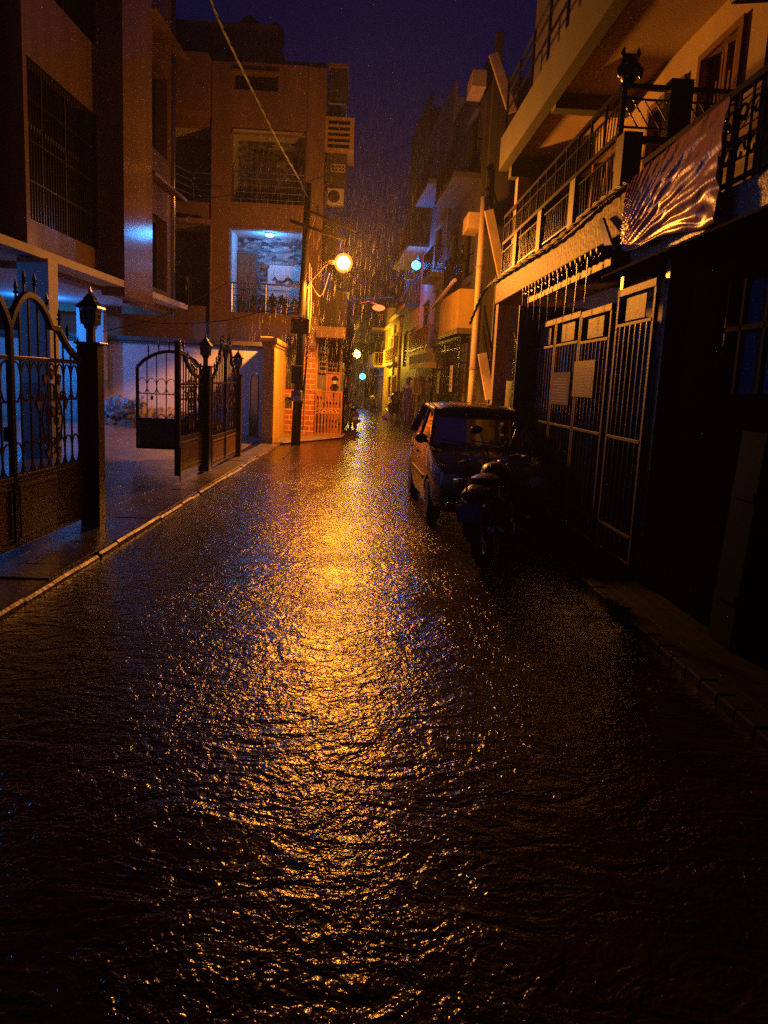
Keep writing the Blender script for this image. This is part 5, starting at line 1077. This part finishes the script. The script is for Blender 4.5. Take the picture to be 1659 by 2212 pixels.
def wheel(parent, loc, r, w, name='wheel', side=1):
    root = empty(name, loc); root.parent = parent
    pr = [(r * 0.66, -w / 2), (r * 0.88, -w / 2), (r * 0.97, -w * 0.4), (r, -w * 0.2), (r, w * 0.2), (r * 0.97, w * 0.4), (r * 0.88, w / 2), (r * 0.66, w / 2)]
    MB().lathe(pr, n=28, axis='x').build('tyre', M['rubber'], root, smooth=True)
    x = side * w * 0.30; rm = MB().lathe([(r * 0.66, x - 0.03), (r * 0.66, x + 0.015), (r * 0.60, x + 0.02), (r * 0.56, x), (r * 0.2, x + 0.015), (r * 0.05, x + 0.02)], n=20, axis='x')
    for i in range(6): a = i * math.pi / 3; rm.bar((x + side * 0.012, math.cos(a) * r * 0.16, math.sin(a) * r * 0.16), (x + side * 0.012, math.cos(a) * r * 0.58, math.sin(a) * r * 0.58), 0.03, 0.02, (1, 0, 0))
    rm.build('rim', M['chrome'], root); return root
car = empty('parked_car', (1.70, 8.98, 0), R(1.2), 'small dark hatchback parked nose towards the viewer with rain beads on its roof', 'car')
def sec(y, hw, z0, zt, crown=0.03, belt=0.62):
    half = [(0, z0), (hw * 0.80, z0), (hw * 0.96, z0 + 0.06), (hw, z0 + (zt - z0) * 0.35), (hw * 0.995, z0 + (zt - z0) * belt), (hw * 0.97, zt - 0.09), (hw * 0.92, zt - 0.02), (hw * 0.6, zt + crown * 0.7), (0, zt + crown)]
    return [(x, y, z) for x, z in half] + [(-x, y, z) for x, z in half[-2:0:-1]]
S = [sec(0.0, 0.55, 0.26, 0.60, 0.02), sec(0.05, 0.66, 0.23, 0.68, 0.02), sec(0.22, 0.72, 0.20, 0.76), sec(0.55, 0.745, 0.18, 0.84, 0.05), sec(0.95, 0.755, 0.17, 0.93, 0.05), sec(1.2, 0.76, 0.17, 0.955), sec(1.9, 0.76, 0.17, 0.96), sec(2.6, 0.76, 0.17, 0.98), sec(3.1, 0.75, 0.18, 1.0), sec(3.35, 0.72, 0.22, 0.98), sec(3.45, 0.62, 0.28, 0.94)]
body = loft(S).build('body', M['car'], None, smooth=True)
cut = []
for wy in (0.68, 2.98):
    for sx in (-1, 1):
        c = MB().lathe([(0.325, -0.16), (0.325, 0.16)], (sx * 0.72, wy, 0.27), 28, 'x').build('wheel_arch_cutter', None); cut.append(c)
bool_cut(body, cut); body.parent = car
for p in body.data.polygons: p.use_smooth = True
md = body.modifiers.new('es', 'EDGE_SPLIT'); md.split_angle = R(38)
for wy in (0.68, 2.98):
    for sx in (-1, 1): wheel(car, (sx * 0.665, wy, 0.275), 0.275, 0.165, side=sx)
A0, A1, B0, B1, C0, C1 = (0.68, 0.92, 0.95), (0.55, 1.62, 1.385), (0.715, 2.02, 0.97), (0.575, 2.10, 1.43), (0.69, 3.28, 1.0), (0.53, 2.98, 1.41)
for s in (-1, 1):
    gh = MB(); f = lambda p: (p[0] * s, p[1], p[2])
    gh.bar(f(A0), f(A1), 0.075, 0.06); gh.bar(f(B0), f(B1), 0.07, 0.05, (1, 0, 0)); gh.bar(f(C0), f(C1), 0.16, 0.07); gh.bar(f(A1), f(B1), 0.06, 0.06); gh.bar(f(B1), f(C1), 0.06, 0.06)
    gh.build('pillar', M['car'], car, bevel=0.015)
rsec = lambda y, hw, z: [(-hw, y, z - 0.035), (-hw * 0.97, y, z), (-hw * 0.6, y, z + 0.035), (0, y, z + 0.05), (hw * 0.6, y, z + 0.035), (hw * 0.97, y, z), (hw, y, z - 0.035), (0, y, z - 0.03)]
loft([rsec(1.50, 0.56, 1.355), rsec(1.62, 0.60, 1.40), rsec(2.05, 0.62, 1.435), rsec(2.6, 0.615, 1.44), rsec(3.0, 0.585, 1.42), rsec(3.1, 0.54, 1.39)]).build('roof', M['car'], car, smooth=True)
n_ = MB().quad((-0.65, 0.93, 0.955), (0.65, 0.93, 0.955), (0.53, 1.60, 1.375), (-0.53, 1.60, 1.375)).build('windscreen', M['glass'], car)
MB().quad((-0.52, 1.57, 1.352), (0.52, 1.57, 1.352), (0.53, 1.61, 1.378), (-0.53, 1.61, 1.378)).build('sun_strip', M['teal'], n_)
MB().quad((-0.62, 3.24, 1.02), (0.62, 3.24, 1.02), (0.52, 3.0, 1.37), (-0.52, 3.0, 1.37)).build('rear_window', M['glass'], car)
for s in (-1, 1):
    MB().quad((s * 0.69, 1.05, 0.97), (s * 0.715, 1.98, 0.98), (s * 0.585, 2.06, 1.40), (s * 0.565, 1.68, 1.375)).build('side_window', M['glass'], car)
    MB().quad((s * 0.715, 2.06, 0.98), (s * 0.70, 3.14, 1.0), (s * 0.56, 2.92, 1.38), (s * 0.59, 2.14, 1.40)).build('side_window', M['glass'], car)
    mr = MB().blob((s * 0.80, 1.13, 1.02), (0.085, 0.05, 0.065), 1, 0.05, 8).bar((s * 0.70, 1.15, 0.98), (s * 0.78, 1.14, 1.0), 0.04).build('wing_mirror', M['car'], car, smooth=True)
    for y in (1.85, 2.75): MB().bar((s * 0.768, y - 0.08, 0.80), (s * 0.768, y + 0.08, 0.80), 0.025, 0.03).build('door_handle', M['plastic'], car)
    MB().bar((s * 0.763, 1.05, 0.52), (s * 0.763, 2.62, 0.52), 0.015, 0.05).build('side_moulding', M['plastic'], car)
    hl = MB().blob((s * 0.50, 0.06, 0.60), (0.16, 0.07, 0.085), 2, 0.04, 10).build('headlight', M['frost'], car, smooth=True)
    MB().lathe([(0.05, 0), (0.03, 0.02)], (s * 0.50, -0.025, 0.60), 12, 'y').build('reflector', M['chrome'], hl)
    MB().lathe([(0.05, -0.02), (0.04, 0.0)], (s * 0.52, 0.02, 0.34), 12, 'y').build('fog_light', M['frost'], car)
    se = MB().box(s * 0.33 - 0.2, s * 0.33 + 0.2, 1.72, 1.90, 0.55, 1.08).box(s * 0.33 - 0.2, s * 0.33 + 0.2, 1.4, 1.72, 0.5, 0.62).build('seat', M['seat'], car, bevel=0.06)
    MB().box(s * 0.33 - 0.12, s * 0.33 + 0.12, 1.76, 1.86, 1.10, 1.28).build('headrest', M['seat'], se, bevel=0.04)
MB().box(-0.6, 0.6, 2.55, 2.72, 0.5, 1.04).build('rear_seat', M['seat'], car, bevel=0.05)
MB().box(-0.66, 0.66, 0.98, 1.28, 0.82, 0.975).build('dashboard', M['seat'], car, bevel=0.03)
MB().tube([(0.33 + 0.17 * math.cos(a), 1.34 + 0.06 * math.sin(a), 0.99 + 0.16 * math.sin(a)) for a in [i * math.pi / 8 for i in range(16)]], 0.014, 6, closed=True).build('steering_wheel', M['plastic'], car)
MB().box(-0.11, 0.11, 1.56, 1.60, 1.265, 1.335).build('rear_view_mirror', M['plastic'], car, bevel=0.012)
MB().box(-0.40, 0.40, -0.03, 0.02, 0.47, 0.56).build('grille', M['plastic'], car, bevel=0.02)
MB().box(-0.60, 0.60, -0.055, 0.03, 0.28, 0.43).build('bumper', M['plastic'], car, bevel=0.03)
MB().box(-0.24, 0.24, -0.065, -0.057, 0.30, 0.41).build('number_plate', M['white'], car)
wp = MB(); wp.bar((0.38, 0.90, 0.975), (-0.16, 0.985, 1.02), 0.012, 0.015); wp.bar((-0.10, 0.90, 0.975), (-0.55, 0.985, 1.02), 0.012, 0.015); wp.build('wiper', M['plastic'], car)
MB().box(-0.58, 0.58, 0.93, 0.96, 0.955, 0.972).build('cowl', M['plastic'], car)

def motorbike(name, loc, rz, label, paint, lean=0.0):
    # local: rear wheel hub at y=0, front at y=1.25, facing +y
    b = empty(name, loc, rz, label, 'motorcycle'); b.rotation_euler = (0, lean, rz)
    for y, r, w in ((0, 0.30, 0.11), (1.25, 0.30, 0.09)):
        wr = empty('wheel', (0, y, 0.30)); wr.parent = b
        MB().tube([(0, math.cos(a) * (r - w / 2), math.sin(a) * (r - w / 2)) for a in [i * math.pi / 12 for i in range(24)]], w / 2, 10, closed=True).build('tyre', M['rubber'], wr, smooth=True)
        rm = MB().tube([(0, math.cos(a) * (r - w), math.sin(a) * (r - w)) for a in [i * math.pi / 10 for i in range(20)]], 0.018, 8, closed=True).lathe([(0.06, -0.05), (0.06, 0.05)], n=12, axis='x')
        for i in range(6): a = i * math.pi / 3; rm.bar((0, 0, 0), (0, math.cos(a) * (r - w), math.sin(a) * (r - w)), 0.022)
        rm.build('rim', M['chrome'], wr)
    MB().blob((0, 0.62, 0.42), (0.15, 0.22, 0.19), 4, 0.18, 10).lathe([(0.10, -0.15), (0.11, 0), (0.10, 0.15)], (0, 0.5, 0.36), 12, 'x').build('engine', M['darkbox'], b, smooth=True)
    f = MB()
    for s in (-1, 1):
        f.tube([(s * 0.10, 0, 0.30), (s * 0.10, 0.45, 0.36)], 0.022, 6); f.tube([(s * 0.11, 0.05, 0.33), (s * 0.12, -0.02, 0.55), (s * 0.11, 0.12, 0.70)], 0.028, 8); f.tube([(s * 0.08, 1.25, 0.30), (s * 0.08, 1.08, 0.62), (s * 0.08, 0.98, 0.92)], 0.024, 8)
    f.tube([(0, 0.3, 0.45), (0, 0.35, 0.72), (0, 0.95, 0.82)], 0.03, 8).tube([(0, 0.95, 0.8), (0, 0.85, 0.4), (0, 0.5, 0.25)], 0.025, 8); f.build('frame', M['plastic'], b, smooth=True)
    MB().blob((0, 0.75, 0.84), (0.16, 0.27, 0.13), 2, 0.08, 12).build('fuel_tank', paint, b, smooth=True)
    MB().blob((0, 0.28, 0.82), (0.145, 0.36, 0.065), 5, 0.06, 12).build('saddle', M['plastic'], b, smooth=True)
    MB().blob((0, -0.02, 0.72), (0.125, 0.33, 0.10), 7, 0.08, 12).build('tail_fairing', paint, b, smooth=True)
    MB().blob((0, -0.33, 0.74), (0.075, 0.04, 0.04), 1, 0, 8).build('tail_light', M['redlens'], b, smooth=True)
    MB().tube([(-0.12, 0.1, 0.84), (-0.13, -0.3, 0.88), (0, -0.38, 0.89), (0.13, -0.3, 0.88), (0.12, 0.1, 0.84)], 0.014, 8).build('grab_rail', M['chrome'], b, smooth=True)
    md_ = MB()
    pts = [(0, 0.32 * math.cos(a) , 0.30 + 0.35 * math.sin(a)) for a in [R(70) + R(110) * i / 10 for i in range(11)]]
    md_.ribbon(pts, 0.13, 0.012, nrm=(1, 0, 0)); md_.box(-0.07, 0.07, -0.36, -0.345, 0.36, 0.66); md_.build('mudguard', M['plastic'], b)
    np_ = MB().box(-0.115, 0.115, -0.375, -0.362, 0.50, 0.66).build('number_plate', mat('blue_lit_plate', (0.05, 0.12, 0.34), 0.5) if paint is M['bikepaint'] else M['white'], b, bevel=0.004)  # blue light from the yard is put into the plate's colour
    for s in (-1, 1):
        MB().bar((s * 0.06, -0.30, 0.68), (s * 0.17, -0.32, 0.66), 0.016).blob((s * 0.19, -0.325, 0.66), (0.035, 0.035, 0.025), 1, 0, 8).build('indicator', M['redlens'], b, smooth=True)
        MB().tube([(s * 0.10, 0.92, 1.02), (s * 0.2, 1.0, 1.28)], 0.008, 6).blob((s * 0.23, 0.99, 1.31), (0.07, 0.02, 0.045), 1, 0.0, 8).build('mirror', M['plastic'], b, smooth=True)
        MB().tube([(s * 0.28, 0.80, 0.99), (s * 0.38, 0.74, 0.98)], 0.02, 8).build('grip', M['rubber'], b, smooth=True)
    MB().tube([(-0.36, 0.75, 0.98), (-0.2, 0.9, 1.01), (0, 0.95, 0.98), (0.2, 0.9, 1.01), (0.36, 0.75, 0.98)], 0.013, 8).build('handlebar', M['chrome'], b, smooth=True)
    MB().blob((0, 1.10, 0.86), (0.10, 0.09, 0.11), 1, 0.05, 10).build('headlight', M['frost'], b, smooth=True)
    MB().tube([(0.15, 0.55, 0.28), (0.17, 0.1, 0.30), (0.18, -0.28, 0.40)], [0.03, 0.05, 0.045], 10).build('exhaust', M['chrome'], b, smooth=True)
    return b, np_
bike, plate = motorbike('parked_motorcycle', (1.30, 7.18, 0), R(-24), 'dark motorcycle parked tail towards the viewer in front of the hatchback, with a blue-lit plate', M['bikepaint'], R(-9))
for k, (t, z, s) in enumerate((('KA 51 N', 0.615, 0.052), ('6405', 0.545, 0.062))): text_mesh(t, s, M['chrome'], plate, (0, -0.378, z), (R(90), 0, 0), ext=0.002)
c = PZ(851, 905); m2, _p = motorbike('covered_motorcycle', (c.x - 0.1, c.y + 1.0, 0), R(195), 'black motorcycle with a dark cover parked facing the viewer far down the lane', M['bikepaint'])
MB().blob((0, 0.95, 0.95), (0.34, 0.42, 0.42), 3, 0.35, 12).build('rain_cover', M['plastic'], m2, smooth=True)
c = PZ(802, 889); m3, _p = motorbike('far_motorcycle', (c.x, c.y + 0.8, 0), R(182), 'small motorcycle facing the viewer at the far end of the lane', M['scooterpaint'])
def scooter(name, loc, rz, label, paint, lean):
    b = empty(name, loc, rz, label, 'scooter'); b.rotation_euler = (0, lean, rz)
    for y in (0, 1.15):
        wr = empty('wheel', (0, y, 0.22)); wr.parent = b
        MB().tube([(0, math.cos(a) * 0.17, math.sin(a) * 0.17) for a in [i * math.pi / 10 for i in range(20)]], 0.05, 10, closed=True).build('tyre', M['rubber'], wr, smooth=True)
        MB().lathe([(0.13, -0.03), (0.12, 0.0), (0.05, 0.03)], n=16, axis='x').build('rim', M['chrome'], wr)
    MB().blob((0, 0.10, 0.52), (0.20, 0.42, 0.20), 4, 0.06, 14).build('rear_body', paint, b, smooth=True)
    MB().blob((0, 0.22, 0.74), (0.16, 0.42, 0.075), 2, 0.06, 12).build('saddle', M['plastic'], b, smooth=True)
    MB().box(-0.13, 0.13, 0.45, 0.95, 0.24, 0.30).build('footboard', M['plastic'], b, bevel=0.02)
    MB().prism([(-0.20, 0.92, 0.28), (0.20, 0.92, 0.28), (0.17, 0.98, 0.85), (0.06, 0.98, 0.95), (-0.06, 0.98, 0.95), (-0.17, 0.98, 0.85)], (0, 0.09, 0.0)).build('leg_shield', paint, b, bevel=0.03)
    MB().blob((0, 1.15, 0.40), (0.09, 0.24, 0.10), 3, 0.05, 10).build('front_mudguard', paint, b, smooth=True)
    MB().blob((0, 0.95, 1.0), (0.15, 0.12, 0.10), 3, 0.05, 10).build('handlebar_cowl', paint, b, smooth=True)
    MB().tube([(-0.33, 0.85, 1.02), (0, 0.95, 1.0), (0.33, 0.85, 1.02)], 0.018, 8).build('handlebar', M['plastic'], b, smooth=True)
    MB().box(-0.12, 0.12, -0.335, -0.29, 0.56, 0.65).build('tail_light', M['redlens'], b, bevel=0.02)
    MB().tube([(-0.14, 0.05, 0.76), (-0.14, -0.25, 0.80), (0, -0.32, 0.81), (0.14, -0.25, 0.80), (0.14, 0.05, 0.76)], 0.016, 8).build('grab_rail', M['chrome'], b, smooth=True)
    MB().box(-0.11, 0.11, -0.33, -0.318, 0.36, 0.48).build('number_plate', M['white'], b, bevel=0.004); MB().box(-0.09, 0.09, -0.31, -0.29, 0.22, 0.52).build('rear_mudguard', M['plastic'], b)
    MB().tube([(0.13, 0.25, 0.25), (0.16, -0.2, 0.30)], [0.04, 0.055], 10).build('silencer', M['plastic'], b, smooth=True)
    for s in (-1, 1): MB().tube([(s * 0.2, 0.93, 1.04), (s * 0.26, 0.95, 1.2)], 0.008, 6).blob((s * 0.28, 0.945, 1.24), (0.065, 0.02, 0.05), 1, 0, 8).build('mirror', M['plastic'], b, smooth=True)
    return b
c = PZ(769, 928); scooter('parked_scooter', (c.x - 0.03, c.y + 0.15, 0), R(9), 'pale scooter parked tail towards the viewer beside the second utility pole', M['scooterpaint'], R(-8))
#@@LIGHT
# ------------------------------------------------------------------ rain, haze, sky, render settings
random.seed(77)
rn = MB()
def needle(x, y, z, h, w):
    dx = 0.06 * h + random.uniform(-0.01, 0.01)
    rn.add([(x, y, z), (x + w, y, z + h * 0.3), (x, y + w, z + h * 0.3), (x - w * 0.7, y - w * 0.7, z + h * 0.3), (x + dx, y, z + h)], [(0, 2, 1), (0, 3, 2), (0, 1, 3), (4, 1, 2), (4, 2, 3), (4, 3, 1)])
for i in range(17000):
    y = random.uniform(13, 34); half = 1.2 + 0.10 * y
    x = random.uniform(-half, half * 0.75); z = random.uniform(0.3, 9.5)
    needle(x, y, z, random.uniform(0.18, 0.42), random.uniform(0.0006, 0.0013))
tag(rn.build('rain', M['drop']), kind='stuff')
hz = MB().box(-30, 30, -6, 150, -1.0, 17.0)
mt = bpy.data.materials.new('wet_air'); mt.use_nodes = True; nt = mt.node_tree; nt.nodes.clear()
out = nt.nodes.new('ShaderNodeOutputMaterial'); pv = nt.nodes.new('ShaderNodeVolumePrincipled')
pv.inputs['Color'].default_value = (0.9, 0.9, 0.95, 1); pv.inputs['Density'].default_value = 0.0010; pv.inputs['Anisotropy'].default_value = 0.45
nt.links.new(pv.outputs['Volume'], out.inputs['Volume'])
tag(hz.build('haze', mt), kind='stuff')
w = bpy.data.worlds.new('World'); sc.world = w; w.use_nodes = True; nt = w.node_tree
bg = nt.nodes['Background']; sky = nt.nodes.new('ShaderNodeTexSky'); sky.sky_type = 'NISHITA'; sky.sun_disc = False
sky.sun_elevation = R(-2.0); sky.sun_rotation = R(200); sky.air_density = 1.0; sky.dust_density = 0.2; sky.ozone_density = 4.0
tint = nt.nodes.new('ShaderNodeMixRGB'); tint.blend_type = 'MULTIPLY'; tint.inputs['Fac'].default_value = 1.0; tint.inputs['Color2'].default_value = (0.26, 0.46, 1.05, 1)
nt.links.new(sky.outputs['Color'], tint.inputs['Color1']); nt.links.new(tint.outputs['Color'], bg.inputs['Color']); bg.inputs['Strength'].default_value = 0.15
sd = bpy.data.lights.new('moon_glow', 'SUN'); sd.energy = 0.002; sd.angle = R(20); sd.color = (0.6, 0.7, 1.0)
so = bpy.data.objects.new('moon_glow', sd); COL.objects.link(so); so.rotation_euler = (R(35), 0, R(20))
sc.view_settings.view_transform = 'Standard'; sc.view_settings.look = 'None'; sc.view_settings.exposure = 0.0; sc.view_settings.gamma = 1.0
cy = sc.cycles
cy.max_bounces = 5; cy.diffuse_bounces = 2; cy.glossy_bounces = 3; cy.transmission_bounces = 4; cy.volume_bounces = 0; cy.transparent_max_bounces = 8
cy.caustics_reflective = False; cy.caustics_refractive = False; cy.sample_clamp_indirect = 1.0; cy.sample_clamp_direct = 8.0; cy.use_denoising = False
try: cy.denoising_input_passes = 'RGB_ALBEDO_NORMAL'; cy.denoising_prefilter = 'ACCURATE'
except Exception: pass
